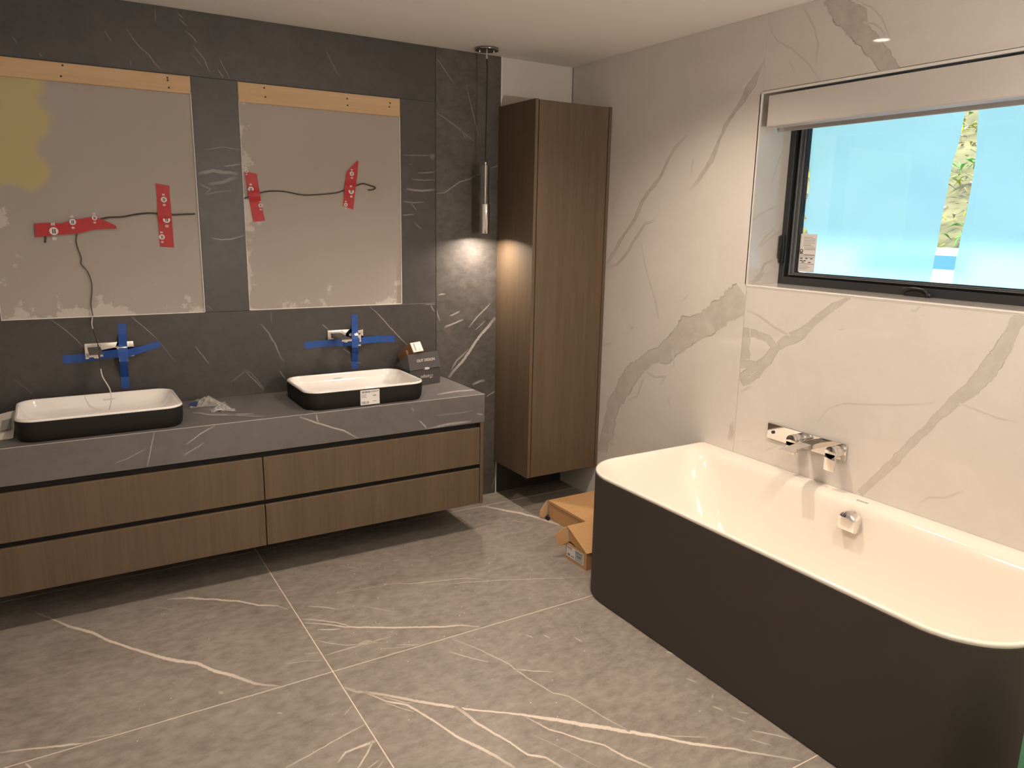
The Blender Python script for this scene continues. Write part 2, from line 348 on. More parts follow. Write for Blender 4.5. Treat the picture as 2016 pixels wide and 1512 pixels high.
def tube(bm, pts, r, n=8, mi=0):
    pts = [Vector(p) for p in pts]; rings = []
    for i, p in enumerate(pts):
        t = (pts[min(i + 1, len(pts) - 1)] - pts[max(i - 1, 0)]).normalized()
        u = t.cross(Vector((0, 0, 1)) if abs(t.z) < 0.9 else Vector((0, 1, 0))).normalized(); v = t.cross(u)
        rings.append([bm.verts.new(p + (u * math.cos(a) + v * math.sin(a)) * r) for a in [2 * PI * k / n for k in range(n)]])
    for a, b in zip(rings, rings[1:]):
        for k in range(n): bm.faces.new((a[k], a[(k + 1) % n], b[(k + 1) % n], b[k])).material_index = mi
    bm.faces.new(rings[0][::-1]); bm.faces.new(rings[-1])
def smoothline(pts, k=4):
    P = [Vector(p) for p in pts]; out = []
    for i in range(len(P) - 1):
        p0, p1, p2, p3 = P[max(i - 1, 0)], P[i], P[i + 1], P[min(i + 2, len(P) - 1)]
        for j in range(k):
            t = j / k
            out.append(0.5 * ((2 * p1) + (p2 - p0) * t + (2 * p0 - 5 * p1 + 4 * p2 - p3) * t * t + (3 * p1 - p0 - 3 * p2 + p3) * t ** 3))
    return out + [P[-1]]
def ring_pts(x0, x1, y0, y1, r, n=10):
    """rounded rectangle, radii r = (x0y0, x1y0, x1y1, x0y1)"""
    out = []
    for (cx, cy_, rr, a0) in ((x0 + r[0], y0 + r[0], r[0], PI), (x1 - r[1], y0 + r[1], r[1], 1.5 * PI), (x1 - r[2], y1 - r[2], r[2], 0), (x0 + r[3], y1 - r[3], r[3], 0.5 * PI)):
        for k in range(n + 1):
            a = a0 + PI / 2 * k / n; out.append((cx + rr * math.cos(a), cy_ + rr * math.sin(a)))
    return out
def loft(bm, rings, cap0=False, cap1=False, mi=0):
    vr = [[bm.verts.new(p) for p in r] for r in rings]; n = len(vr[0])
    for a, b in zip(vr, vr[1:]):
        for k in range(n):
            f = bm.faces.new((a[k], a[(k + 1) % n], b[(k + 1) % n], b[k])); f.material_index = mi
    if cap0: bm.faces.new(vr[0][::-1]).material_index = mi
    if cap1: bm.faces.new(vr[-1]).material_index = mi
def text_bm(s, size, mtx, extrude=0.0004, bm=None, mi=0):
    cu = bpy.data.curves.new('t', 'FONT'); cu.body = s; cu.size = size; cu.extrude = extrude; cu.align_x = 'CENTER'; cu.align_y = 'CENTER'; cu.resolution_u = 3
    o = bpy.data.objects.new('t', cu); COL.objects.link(o)
    dg = bpy.context.evaluated_depsgraph_get(); me = bpy.data.meshes.new_from_object(o.evaluated_get(dg))
    bpy.data.objects.remove(o); bpy.data.curves.remove(cu)
    bm = bm or bmesh.new(); k = len(bm.verts); kf = len(bm.faces); bm.from_mesh(me); bpy.data.meshes.remove(me)
    bm.verts.ensure_lookup_table(); bm.faces.ensure_lookup_table()
    bmesh.ops.transform(bm, matrix=mtx, verts=bm.verts[k:])
    for f in bm.faces[kf:]: f.material_index = mi
    return bm
def frame(o, ux, uy):
    """matrix: local x -> ux, local y -> uy, local z -> normal, at o"""
    ux = Vector(ux).normalized(); uy = Vector(uy).normalized(); uz = ux.cross(uy)
    return Matrix(((ux.x, uy.x, uz.x, o[0]), (ux.y, uy.y, uz.y, o[1]), (ux.z, uy.z, uz.z, o[2]), (0, 0, 0, 1)))

# ------------------------------------------------------------------ stone panels with inlaid veins
class Panel:
    """one slab: a box plus veins inlaid in its face (same material, carried by the attributes 'vein' and 'vstr')"""
    def __init__(s, name, m, ax, face, sign, lo, hi, thick, parent, bev=0.0012):
        s.__dict__.update(name=name, m=m, ax=ax, face=face, sign=sign, lo=lo, hi=hi, thick=thick, parent=parent, veins=[], bev=bev)
    def has(s, p):
        q = [p[i] for i in range(3) if i != s.ax]
        return all(a - 1e-4 <= x <= b + 1e-4 for a, x, b in zip(s.lo, q, s.hi))
    def build(s):
        bm = bmesh.new(); lv = bm.verts.layers.float.new('vein'); ls = bm.verts.layers.float.new('vstr')
        idx = [i for i in range(3) if i != s.ax]
        r = [None] * 3; r[s.ax] = sorted((s.face, s.face - s.sign * s.thick))
        r[idx[0]] = (s.lo[0], s.hi[0]); r[idx[1]] = (s.lo[1], s.hi[1])
        box(bm, *r[0], *r[1], *r[2], bev=s.bev)
        e = 0.0016
        for n, (rows, prof, st) in enumerate(s.veins):
            off = s.face + s.sign * (0.00025 + 0.000012 * n)
            vr = []
            for row, t in rows:
                vs = []
                for p in row:
                    c = list(p); c[s.ax] = off
                    for k, i in enumerate(idx): c[i] = min(max(c[i], s.lo[k] + e), s.hi[k] - e)
                    vs.append(bm.verts.new(c))
                for v, q in zip(vs, prof): v[lv] = q; v[ls] = st * t
                vr.append(vs)
            for a, b in zip(vr, vr[1:]):
                for k in range(len(prof) - 1):
                    try: f = bm.faces.new((a[k], a[k + 1], b[k + 1], b[k]))
                    except ValueError: continue
                    f.normal_update()
                    if f.normal[s.ax] * s.sign < 0: f.normal_flip()
        o = obj(s.name, bm, s.m, s.parent); return o
PANELS = []
def panel(*a, **k): p = Panel(*a, **k); PANELS.append(p); return p
def vein(panels, ax, v, pts, st=0.6, w=2.0, band=False, jit=1.0, fade=True):
    """pts: sighted pixels (x, y[, width]) along the vein on the plane ax = v"""
    P = [(p[0], p[1], p[2] if len(p) > 2 else w) for p in pts]
    step = 4.0 if band else 5.0
    fine = []
    for a, b in zip(P, P[1:]):
        n = max(1, int(math.hypot(b[0] - a[0], b[1] - a[1]) / step))
        for k in range(n):
            t = k / n; fine.append([a[i] + (b[i] - a[i]) * t for i in range(3)])
    fine.append(list(P[-1]))
    base = [tuple(q) for q in fine]; K = 5 if band else 3; n = len(fine)
    def wob():                                   # two-octave smooth noise along the length
        o1 = [random.gauss(0, 1) for _ in range(n // 8 + 3)]; o2 = [random.gauss(0, 1) for _ in range(n // 3 + 3)]
        f = lambda o, m, i: o[i // m] * (1 - (i % m) / m) + o[i // m + 1] * ((i % m) / m)
        return [f(o1, 8, i) * .6 + f(o2, 3, i) * .35 + random.gauss(0, .14) for i in range(n)]
    wc, wl, wr = wob(), wob(), wob()
    prof = (0.0, 0.55, 1.0, 0.55, 0.0) if band else (0.0, 1.0, 0.0)
    offs = (-0.62, -0.42, 0, 0.42, 0.62) if band else (-0.85, 0, 0.85)
    rows = []
    for i, q in enumerate(fine):
        a = base[max(i - K, 0)]; b = base[min(i + K, n - 1)]
        dx, dy = b[0] - a[0], b[1] - a[1]; l = math.hypot(dx, dy) or 1
        nx, ny = -dy / l, dx / l
        if 0 < i < n - 1:
            g_ = wc[i] * (0.55 + q[2] * 0.10) * jit; q[0] += nx * g_; q[1] += ny * g_
        t = 1.0
        if fade: t = min(1.0, 0.35 + 3 * min(i, n - 1 - i) / n)
        amp = 0.20 if band else 0.16
        row = []
        for k in offs:
            kk = k * max(0.45, 1 + amp * (wl[i] if k < 0 else wr[i])); row.append(at(q[0] + nx * q[2] * kk, q[1] + ny * q[2] * kk, ax, v))
        rows.append((row, t))
    mid = rows[len(rows) // 2][0][len(offs) // 2]
    for p in panels:
        if p.has(mid): p.veins.append((rows, prof, st)); return
    best = None

# ------------------------------------------------------------------ floor
fl = struct(obj('floor', B(XL, XR + 0.02, YF, D + 0.02, -0.12, -0.0009), M['grout']))
gx, gy, T_, J = 0.698 * S, 2.275 * S, 1.10 * S, 0.0021
xs = [XL, gx, XR]
ys = [YF] + sorted([gy + T_ * k for k in range(-5, 3) if YF < gy + T_ * k < D - 0.02]) + [D]
FLOORP = []
for i in range(len(xs) - 1):
    for j in range(len(ys) - 1):
        FLOORP.append(panel('floor_tile', M['floor'], 2, 0.0, 1, (xs[i] + J, ys[j] + J), (xs[i + 1] - J, ys[j + 1] - J), 0.010, fl, bev=0.0006))
fv = lambda pts, st, w=2.0: vein(FLOORP, 2, 0.0, [(p[0], p[1], (p[2] if len(p) > 2 else w) * 0.86) for p in pts], st, w)
fv([(70, 1206, 3), (115, 1224, 4), (135, 1233, 6), (180, 1245, 6), (215, 1262, 6), (260, 1277, 6), (300, 1289, 6), (340, 1299, 7), (390, 1306, 7), (420, 1320, 7), (460, 1330, 7), (500, 1345, 7), (552, 1353, 4)], .95)
fv([(330, 1180, 2), (380, 1178, 4), (420, 1180, 4), (470, 1184, 4), (510, 1192, 4), (545, 1193, 3.5), (567, 1200, 2)], .85)
fv([(0, 1482, 4), (60, 1475, 4), (130, 1467, 5), (190, 1461, 4)], .8)
fv([(165, 1454), (205, 1448), (245, 1442)], .4, 2)
fv([(50, 1503, 6), (70, 1520, 6)], .8)
fv([(590, 1218, 2), (625, 1221, 3), (660, 1225, 3), (690, 1233, 2.5), (706, 1236, 2)], .6)
fv([(600, 1226, 2.5), (640, 1228, 3), (680, 1234, 3), (720, 1235, 4), (780, 1236, 4), (850, 1234, 4), (910, 1232, 3.5), (945, 1235, 3)], .85)
fv([(625, 1240), (670, 1239)], .6, 3)
fv([(615, 1260), (680, 1270), (715, 1269), (750, 1265)], .5, 2)
fv([(640, 1290), (700, 1273), (725, 1265), (770, 1253)], .6, 2.2)
fv([(700, 1271), (722, 1262), (745, 1266)], .5, 3)
fv([(780, 1270), (830, 1268)], .5, 2); fv([(750, 1278), (800, 1274), (836, 1268)], .45, 2); fv([(600, 1287), (625, 1285)], .45, 2); fv([(560, 1307), (605, 1301), (640, 1301)], .35, 2)
fv([(605, 1194), (640, 1196), (668, 1200)], .55, 2.2); fv([(712, 1193), (745, 1199), (778, 1206)], .4, 1.6)
fv([(745, 1151), (800, 1149), (880, 1142), (920, 1138), (960, 1141)], .55, 1.6); fv([(845, 1151), (950, 1145), (1050, 1140), (1165, 1136)], .45, 1.6)
fv([(660, 1168), (760, 1152), (820, 1142)], .3, 1.5); fv([(668, 1113), (715, 1121)], .3, 1.5); fv([(775, 1105), (790, 1101)], .35, 2)
fv([(500, 1163), (535, 1163), (553, 1166)], .3, 1.6); fv([(310, 1195), (345, 1201)], .3, 2)
fv([(948, 997, 3), (985, 1003, 4), (1020, 1010, 4), (1045, 1016, 4), (1075, 1025, 4.5), (1102, 1034, 4)], .85)
fv([(1005, 1025), (1040, 1030)], .3, 1.5)
fv([(677, 1353, 5), (700, 1362, 6), (760, 1368, 6), (830, 1382, 7), (890, 1391, 6), (950, 1400, 4), (1000, 1404, 4), (1050, 1410, 6), (1080, 1414, 8), (1160, 1428, 9), (1240, 1440, 8), (1300, 1452, 7), (1380, 1466, 6), (1440, 1475, 5), (1500, 1485, 4), (1576, 1498, 3.5)], 1.0)
fv([(715, 1362, 3), (760, 1380, 4), (800, 1387, 5), (830, 1405, 5), (870, 1430, 5), (900, 1450, 6), (940, 1470, 7), (980, 1490, 7), (1015, 1515, 6)], .95)
fv([(895, 1391, 6), (915, 1405, 7), (940, 1425, 6), (975, 1445, 6), (1005, 1462, 5), (1040, 1485, 5), (1075, 1492, 5), (1112, 1514, 5)], .95)
fv([(755, 1372), (800, 1384), (812, 1384)], .6, 3); fv([(760, 1385), (800, 1398), (815, 1402)], .55, 2.5)
fv([(890, 1258), (950, 1282), (1000, 1307), (1040, 1335), (1090, 1365), (1120, 1372), (1160, 1395), (1200, 1418), (1240, 1440)], .6, 2.6)
fv([(885, 1283), (930, 1297), (962, 1303)], .55, 2.5)
fv([(1035, 1412, 3), (1080, 1435, 4), (1140, 1455, 4), (1190, 1468, 4), (1230, 1490, 4.5), (1285, 1514, 5)], .85)
fv([(1040, 1442), (1110, 1475), (1180, 1512)], .4, 1.8)
fv([(1310, 1447), (1390, 1453)], .5, 2.5); fv([(1480, 1438), (1530, 1448), (1560, 1456)], .6, 3); fv([(1475, 1455), (1500, 1463), (1520, 1468)], .5, 2)
for a in (((1402, 1390), (1424, 1399)), ((1440, 1412), (1468, 1421)), ((1455, 1402), (1475, 1406)), ((1402, 1376), (1404, 1366)), ((1035, 1250), (1050, 1256)), ((1070, 1250), (1082, 1256)), ((1310, 1283), (1330, 1290)), ((1350, 1335), (1372, 1344)), ((1130, 1254), (1146, 1264)), ((1015, 1318), (1090, 1323))):
    fv(a, .6, 2.4)
fv([(722, 1424), (680, 1447), (640, 1470), (590, 1497), (560, 1514)], .7, 2.6)
fv([(740, 1457, 6), (700, 1475, 4), (680, 1482, 4), (664, 1502, 3)], .85); fv([(733, 1462, 4), (722, 1484, 4), (703, 1514, 4)], .85)
fv([(746, 1497), (722, 1514)], .6, 2.5); fv([(755, 1498), (740, 1516)], .5, 2); fv([(694, 1390), (678, 1408)], .5, 2)
fv([(545, 1404), (556, 1405)], .5, 4); fv([(430, 1362), (440, 1364)], .45, 8)

# ------------------------------------------------------------------ ceiling and plain walls
struct(obj('ceiling', B(XL - 0.1, XR + 0.3, YF - 0.1, D + 0.3, H, H + 0.15), M['paint']))
struct(obj('wall_left', B(XL - 0.12, XL, YF - 0.12, D + 0.3, -0.12, H), M['whitepaint']))
struct(obj('wall_front', B(XL, XR + 0.3, YF - 0.12, YF, -0.12, H), M['whitepaint']))

# ------------------------------------------------------------------ back wall: board, dark stone tiles, two open niches
wbk = struct(obj('wall_back', B(XL, XR + 0.3, D + TH, D + 0.2, -0.12, H), M['wallpaint']))
zt, zb, xj, xe = 2.070 * S, 1.0935 * S, 1.686 * S, 2.053 * S
n1a, n1b, n2a, n2b = -0.178 * S, 0.569 * S, 0.757 * S, 1.4985 * S
j = 0.0011
BACKP = []
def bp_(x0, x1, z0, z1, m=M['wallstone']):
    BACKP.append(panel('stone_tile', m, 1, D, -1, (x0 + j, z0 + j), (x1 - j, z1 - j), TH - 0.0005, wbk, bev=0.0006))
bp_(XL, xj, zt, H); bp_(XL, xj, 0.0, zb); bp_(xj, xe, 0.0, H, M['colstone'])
bp_(XL, n1a, zb, zt); bp_(n1b, n2a, zb, zt); bp_(n2b, xj, zb, zt)
obj('stone_tile', B(xe + 0.012, XR - 0.001, D + 0.002, D + TH, 0.0, 0.27), M['wallstone'], wbk)
obj('joint_filler', B(XL, xj, D + 0.004, D + TH, zt - 0.003, zt + 0.003), M['darkjoint'], wbk)
obj('joint_filler', B(n2b, xj, D + 0.003, D + TH, zb - 0.003, zb + 0.003), M['palejoint'], wbk)
struct(obj('trim_1', B(xe, xe + 0.006, D - 0.0015, D + TH, 0.0, H), M['ridge']))
for (a, b_, nm) in ((n1a, n1b, 'board_l'), (n2a, n2b, 'board_r')):
    pt = (at(95, 300, 1, D)[0], at(40, 372, 1, D)[2]) if nm == 'board_l' else None
    obj('drywall_panel', B(a - 0.004, b_ + 0.004, D + TH - 0.004, D + TH + 0.004, zb - 0.004, zt + 0.004), drywall_mat(nm, a, b_, zb, zt, pt), wbk)
    for q in ((b_ - 0.003, b_, zb, zt), (a, b_, zb, zb + 0.0035), (a, a + 0.002, zb, zt)):
        obj('edge_trim', B(q[0], q[1], D + 0.0005, D + TH - 0.003, q[2], q[3]), M['ridge'], wbk)
bv = lambda pts, st=.4, w=1.5, band=False: vein(BACKP, 1, D, pts, st * 0.8, w * 1.35, band)
for pts, st, w in [
    ([(250, 58), (260, 73), (275, 92), (293, 108), (307, 127), (320, 139)], .5, 1.3), ([(349, 25), (361, 36)], .5, 1.6), ([(351, 36), (369, 52)], .45, 1.4), ([(364, 60), (378, 72), (389, 85)], .5, 1.6), ([(381, 88), (403, 117), (408, 130), (413, 142)], .5, 1.5),
    ([(431, 112), (437, 127), (446, 143), (452, 155)], .4, 1.2), ([(428, 136), (440, 153)], .45, 1.4), ([(304, 17), (305, 43)], .3, 1.6), ([(256, 118), (257, 132)], .25, 1.5), ([(205, 60), (220, 82)], .4, 1.2), ([(78, 104), (84, 113)], .4, 1.4), ([(24, 72), (34, 86)], .25, 2), ([(375, 105), (400, 130)], .2, 1.5),
    ([(640, 95), (668, 150)], .15, 2.5), ([(857, 112), (870, 130), (895, 165)], .32, 1.4), ([(918, 167), (925, 200), (942, 268)], .35, 1.2), ([(857, 221), (880, 235), (900, 250), (937, 280)], .35, 1.3), ([(905, 250), (918, 275)], .25, 1.2),
    ([(858, 381), (875, 379), (890, 368), (905, 358), (925, 352), (945, 342)], .5, 1.6), ([(966, 331), (983, 325)], .45, 1.5),
    ([(404, 294), (440, 290), (473, 295)], .4, 1.2), ([(440, 327), (473, 323)], .45, 2), ([(390, 343), (420, 337), (450, 341), (468, 343)], .45, 5), ([(465, 350), (440, 360), (410, 363)], .3, 5), ([(394, 362), (415, 372), (404, 382)], .3, 3), ([(402, 383), (425, 378), (455, 376)], .2, 2), ([(416, 468), (436, 471), (454, 470), (481, 463)], .55, 2),
    ([(792, 305), (845, 306), (857, 309)], .3, 2), ([(846, 304), (856, 311)], .35, 7), ([(822, 341), (856, 339)], .45, 1.6), ([(805, 323), (812, 324)], .35, 2), ([(810, 352), (835, 355), (856, 355)], .4, 1.6), ([(800, 372), (830, 376), (857, 374)], .55, 3), ([(793, 397), (815, 399), (835, 398)], .45, 1.8), ([(808, 399), (820, 414)], .35, 1.6), ([(792, 424), (815, 422)], .45, 1.8), ([(815, 437), (830, 451)], .35, 1.5),
    ([(512, 637), (530, 655), (543, 677), (553, 705), (560, 712)], .45, 2.2), ([(634, 638), (647, 650)], .6, 1.6), ([(675, 686), (692, 697)], .5, 1.8), ([(728, 603), (742, 615), (765, 640), (790, 668), (803, 680)], .65, 1.6), ([(480, 727), (495, 735), (520, 765)], .35, 1.3), ([(550, 730), (563, 747)], .5, 1.6), ([(835, 599.5), (857, 599.5)], .5, 1.6), ([(848, 600), (856, 614)], .5, 2), ([(700, 710), (710, 716)], .4, 1.6), ([(480, 735), (483, 728)], .3, 2),
    ([(98, 627), (130, 650), (165, 683)], .5, 1.5), ([(258, 621), (285, 645), (310, 668)], .5, 1.5), ([(310, 668), (345, 712)], .25, 1.3), ([(384, 682), (412, 716)], .5, 1.5), ([(482, 730), (519, 768)], .5, 1.4), ([(455, 752), (482, 730)], .35, 1.3), ([(25, 745), (65, 775)], .25, 1.2), ([(533, 610), (535, 640)], .2, 1.2), ([(406, 600), (420, 612)], .3, 1.3),
    ([(862, 581), (877, 579)], .6, 2), ([(885, 622), (905, 613)], .6, 2.5), ([(875, 645), (895, 637), (912, 629)], .7, 2.5), ([(975, 625), (955, 650), (935, 675), (915, 705), (883, 743)], .85, 3.6), ([(965, 597), (940, 622), (922, 645)], .6, 1.8), ([(922, 688), (900, 710), (889, 728)], .55, 2), ([(930, 757), (945, 750), (954, 749)], .6, 3.2), ([(957, 781), (975, 770)], .6, 2), ([(857, 604), (866, 632)], .5, 1.8), ([(935, 650), (955, 632)], .45, 1.6), ([(968, 962), (975, 935)], .4, 1.3)]:
    bv(pts, st, w)

# ------------------------------------------------------------------ marble wall with the window opening
wy1, wy0, wz0, wz1 = 2.4175, 0.80, 1.3810, 2.2060
XG = 2.934                                 # face of the window frame
wrt = struct(obj('wall_right', B(XR + TH, XR + 0.32, wy1 + TH + 0.001, D + 0.2, -0.12, H), M['wallpaint']))
for q in ((YF, wy1, -0.12, wz0 - 0.012), (YF, wy1, wz1 + 0.012, H), (YF, wy0 - 0.012, wz0 - 0.012, wz1 + 0.012)):
    obj('wall_core', B(XR + TH, XR + 0.32, *q), M['wallpaint'], wrt)
RIGHTP = []
j = 0.0006
def rp_(y0, y1, z0, z1): RIGHTP.append(panel('marble_slab', M['marble'], 0, XR, -1, (y0 + j, z0 + j), (y1 - j, z1 - j), TH - 0.0005, wrt, bev=0.0005))
rp_(wy1, D, 0, H); rp_(YF, wy1, 0, wz0); rp_(YF, wy1 + 0.0010, wz1, H); rp_(YF, wy0, wz0, wz1)
REV = panel('reveal_slab', M['marble'], 1, wy1, -1, (XR, wz0), (XG + 0.06, wz1), TH, wrt, bev=0.0005); PANELS.remove(REV)
def rvl(nm, *q, m=None): return obj(nm, B(*q, bev=0.0005), m or M['marble'], wrt)
REVP = [REV]
rvl('reveal_slab', XR, XG + 0.06, wy0, wy1, wz1, wz1 + 0.012); rvl('window_sill', XR - 0.001, XG + 0.06, wy0, wy1, wz0 - 0.012, wz0)
rvl('reveal_slab', XR, XG + 0.06, wy0 - 0.012, wy0, wz0, wz1)
for q in ((wy0, wy1, wz1 - 0.001, wz1 + 0.009), (wy1 - 0.001, wy1 + 0.004, wz0, wz1), (wy0, wy1, wz0 - 0.006, wz0 + 0.0005)):
    obj('edge_trim', B(XR - 0.0025, XR + 0.004, *q), M['ridge'], wrt)
mv = lambda pts, st=.6, w=3.0, band=False, jit=1.0, fade=True: vein(RIGHTP, 0, XR, pts, st, w, band, jit, fade)
mv([(1507, 116, 2), (1494, 140, 6), (1480, 168, 12), (1465, 192, 9), (1450, 215, 6), (1432, 243, 8), (1420, 265, 5), (1411, 290, 6), (1400, 320, 9), (1380, 350, 8), (1357, 376, 4)], .8, band=True)
mv([(1352, 267), (1330, 290), (1315, 315), (1300, 345), (1285, 368), (1265, 395), (1250, 430), (1230, 460), (1210, 495), (1191, 527)], .75, 4.5)
mv([(1292, 433), (1270, 440), (1255, 465), (1235, 495), (1215, 520), (1194, 528)], .7, 3.6)
mv([(1262, 480), (1270, 520), (1280, 560), (1295, 600)], .35, 2.2); mv([(1365, 310), (1360, 350)], .4, 2); mv([(1218, 372), (1220, 380)], .5, 3); mv([(1207, 397), (1208, 403)], .4, 3)
mv([(1638, -8, 44), (1662, 25, 56), (1688, 52, 52), (1715, 75, 40), (1732, 105, 34), (1754, 142, 38)], .75, band=True, jit=.8, fade=False)
mv([(1700, 44), (1720, 46), (1734, 56), (1742, 70)], .5, 3)
mv([(1578, 8), (1590, 30), (1603, 55), (1611, 90), (1606, 125)], .45, 2.6); mv([(1517, 43), (1520, 65), (1530, 80), (1560, 98), (1590, 125), (1617, 163)], .4, 2.4); mv([(1555, 120), (1563, 145)], .3, 2)
mv([(1685, 0), (1715, 15), (1735, 35), (1748, 62), (1752, 75)], .5, 2.6)
mv([(1468, 583, 62), (1430, 610, 46), (1395, 630, 44), (1362, 655, 50), (1332, 673, 40), (1305, 694, 34), (1278, 710, 28), (1252, 730, 30), (1230, 760, 32), (1212, 790, 26), (1200, 815, 22), (1194, 850, 24), (1186, 890, 16)], .62, band=True, fade=False)
mv([(1272, 733), (1290, 742), (1312, 740), (1300, 758)], .55, 2.6); mv([(1268, 742), (1255, 780), (1236, 788)], .5, 2.6); mv([(1324, 690), (1327, 720), (1318, 725)], .35, 2); mv([(1282, 570), (1290, 590), (1297, 628)], .35, 2.4); mv([(1186, 682), (1205, 675)], .35, 2.6); mv([(1240, 648), (1248, 642)], .45, 2.6)
mv([(1315, 780), (1319, 800)], .35, 2); mv([(1458, 772), (1480, 760)], .4, 2.4)
mv([(1190, 855), (1205, 862), (1212, 850)], .6, 3); mv([(1198, 872), (1210, 876)], .5, 3); mv([(1200, 842), (1206, 870)], .5, 3)
mv([(1436, 868, 9), (1440, 850, 9), (1442, 830, 5)], .6, band=True)
mv([(1674, 583, 7), (1640, 605, 11), (1610, 625, 15), (1590, 645, 15), (1560, 665, 20), (1530, 685, 15), (1505, 715, 18), (1482, 733, 24), (1456, 748, 22)], .62, band=True, fade=False)
mv([(1458, 655, 22), (1488, 657, 13), (1512, 665, 14), (1524, 682, 12)], .6, band=True, fade=False); mv([(1464, 648, 18), (1466, 690, 20), (1468, 725, 32)], .6, band=True, fade=False); mv([(1470, 725, 30), (1490, 722, 16)], .55, band=True, fade=False)
mv([(1470, 610), (1495, 622), (1520, 642), (1556, 661)], .5, 3)
mv([(2030, 612, 22), (2014, 625, 22), (1990, 655, 26), (1970, 690, 32), (1945, 730, 34), (1915, 765, 28), (1880, 790, 24), (1850, 815, 16), (1820, 850, 14), (1785, 880, 14), (1765, 905, 18), (1740, 930, 15), (1715, 950, 14), (1692, 972, 12)], .6, band=True, fade=False)
mv([(1610, 830), (1630, 805), (1660, 795), (1720, 797), (1790, 797), (1842, 793)], .42, 2.4); mv([(1888, 795), (1930, 810), (1970, 825), (2006, 832)], .42, 2.4)
mv([(1810, 990), (1830, 979), (1862, 980), (1896, 967)], .45, 3); mv([(1792, 610), (1803, 613), (1813, 604)], .5, 3); mv([(1650, 650), (1662, 647)], .4, 2); mv([(1815, 620), (1822, 623)], .4, 2)
mv([(1545, 868), (1525, 880), (1500, 888)], .3, 2.4); mv([(1342, 592), (1356, 580)], .3, 2)
vy = lambda pts, st, w: vein(REVP, 1, wy1, pts, st, w)
vy([(1533, 462), (1522, 452), (1505, 468), (1490, 490)], .45, 2.2); vy([(1522, 512), (1505, 520), (1498, 538), (1480, 556)], .6, 3); vy([(1538, 455), (1520, 465), (1494, 488)], .4, 2); vy([(1540, 300), (1528, 330), (1520, 360)], .35, 2); vy([(1532, 404), (1500, 420), (1480, 437)], .4, 2); vy([(1503, 535), (1492, 550), (1476, 558)], .5, 4)
for p in PANELS: p.build()
REV.build()

# ------------------------------------------------------------------ window
win = bpy.data.objects.new('window_1', None); COL.objects.link(win); win.location = (XG, (wy0 + wy1) / 2, wz0); win['kind'] = 'structure'
def frame_bm(x0, x1, y0, y1, z0, z1, w, wb, bev=0.002):
    bm = bmesh.new()
    box(bm, x0, x1, y1 - w, y1, z0, z1, bev); box(bm, x0, x1, y0, y0 + w, z0, z1, bev)
    box(bm, x0, x1, y0 + w, y1 - w, z0, z0 + wb, bev); box(bm, x0, x1, y0 + w, y1 - w, z1 - w, z1, bev); return bm
obj('window_frame', frame_bm(XG, XG + 0.068, wy0, wy1, wz0, wz1, 0.030, 0.034), M['frame'], win)
obj('gasket', frame_bm(XG + 0.022, XG + 0.066, wy0 + 0.030, wy1 - 0.030, wz0 + 0.034, wz1 - 0.03, 0.016, 0.008), M['gasket'], win)
obj('sash', frame_bm(XG + 0.012, XG + 0.064, wy0 + 0.046, wy1 - 0.046, wz0 + 0.042, wz1 - 0.046, 0.006, 0.005), M['sash'], win)
obj('sash', frame_bm(XG + 0.026, XG + 0.064, wy0 + 0.052, wy1 - 0.052, wz0 + 0.047, wz1 - 0.05, 0.012, 0.006), M['sash'], win)
obj('glazing_bead', frame_bm(XG + 0.032, XG + 0.062, wy0 + 0.064, wy1 - 0.064, wz0 + 0.053, wz1 - 0.06, 0.004, 0.003, 0.0008), M['gasket'], win)
XP = XG + 0.052
obj('glass_pane', B(XP, XP + 0.006, wy0 + 0.064, wy1 - 0.064, wz0 + 0.053, wz1 - 0.06), M['glass'], win)
XF = XP + 0.009
zlo, zhi = wz0 + 0.05, wz1 - 0.055
gapL = [(1903.6, 208), (1895, 245), (1888, 280), (1876, 318), (1868, 360), (1860, 400), (1852, 440), (1845, 487), (1840, 505), (1836, 530), (1832, 552)]
gapR = [(1928, 206), (1924, 250), (1922, 300), (1916, 345), (1910, 380), (1905, 405), (1901, 430), (1894, 455), (1888, 487), (1883, 505), (1879, 530), (1874, 556)]
lft = [(1592, 300), (1593, 318), (1595, 335), (1594, 360), (1591, 385), (1586, 400), (1581, 425), (1577, 446), (1583, 434), (1592, 432), (1592, 455), (1589, 470), (1585, 540)]
def film_strip(bm, left, right):
    for (a, b), (c, d) in zip(zip(left, left[1:]), zip(right, right[1:])): poly(bm, [a, b, d, c])
def rs(pts, zs, ext=True):
    P = [at(x, y, 0, XF) for x, y in pts]; P.sort(key=lambda p: -p.z); out = []
    for z in zs:
        if z >= P[0].z: a, b = P[0], P[1]
        elif z <= P[-1].z: a, b = P[-2], P[-1]
        else:
            for a, b in zip(P, P[1:]):
                if b.z <= z <= a.z: break
        t = (z - a.z) / ((b.z - a.z) or 1e-6); t = min(max(t, -0.2), 1.2)
        out.append(Vector((XF, a.y + (b.y - a.y) * t, z)))
    return out
zs = [zhi + (zlo - zhi) * k / 40 for k in range(41)]
bm = bmesh.new(); film_strip(bm, [Vector((XF, min(p.y, wy1 - 0.066), p.z)) for p in rs(lft, zs)], rs(gapL, zs)); obj('privacy_film', bm, M['film'], win)['label'] = 'hazy pale blue film on the glass left of the clear gap'
bm = bmesh.new(); film_strip(bm, rs(gapR, zs), [Vector((XF, wy0 + 0.066, z)) for z in zs]); obj('privacy_film', bm, M['film'], win)['label'] = 'hazy pale blue film on the glass right of the clear gap'
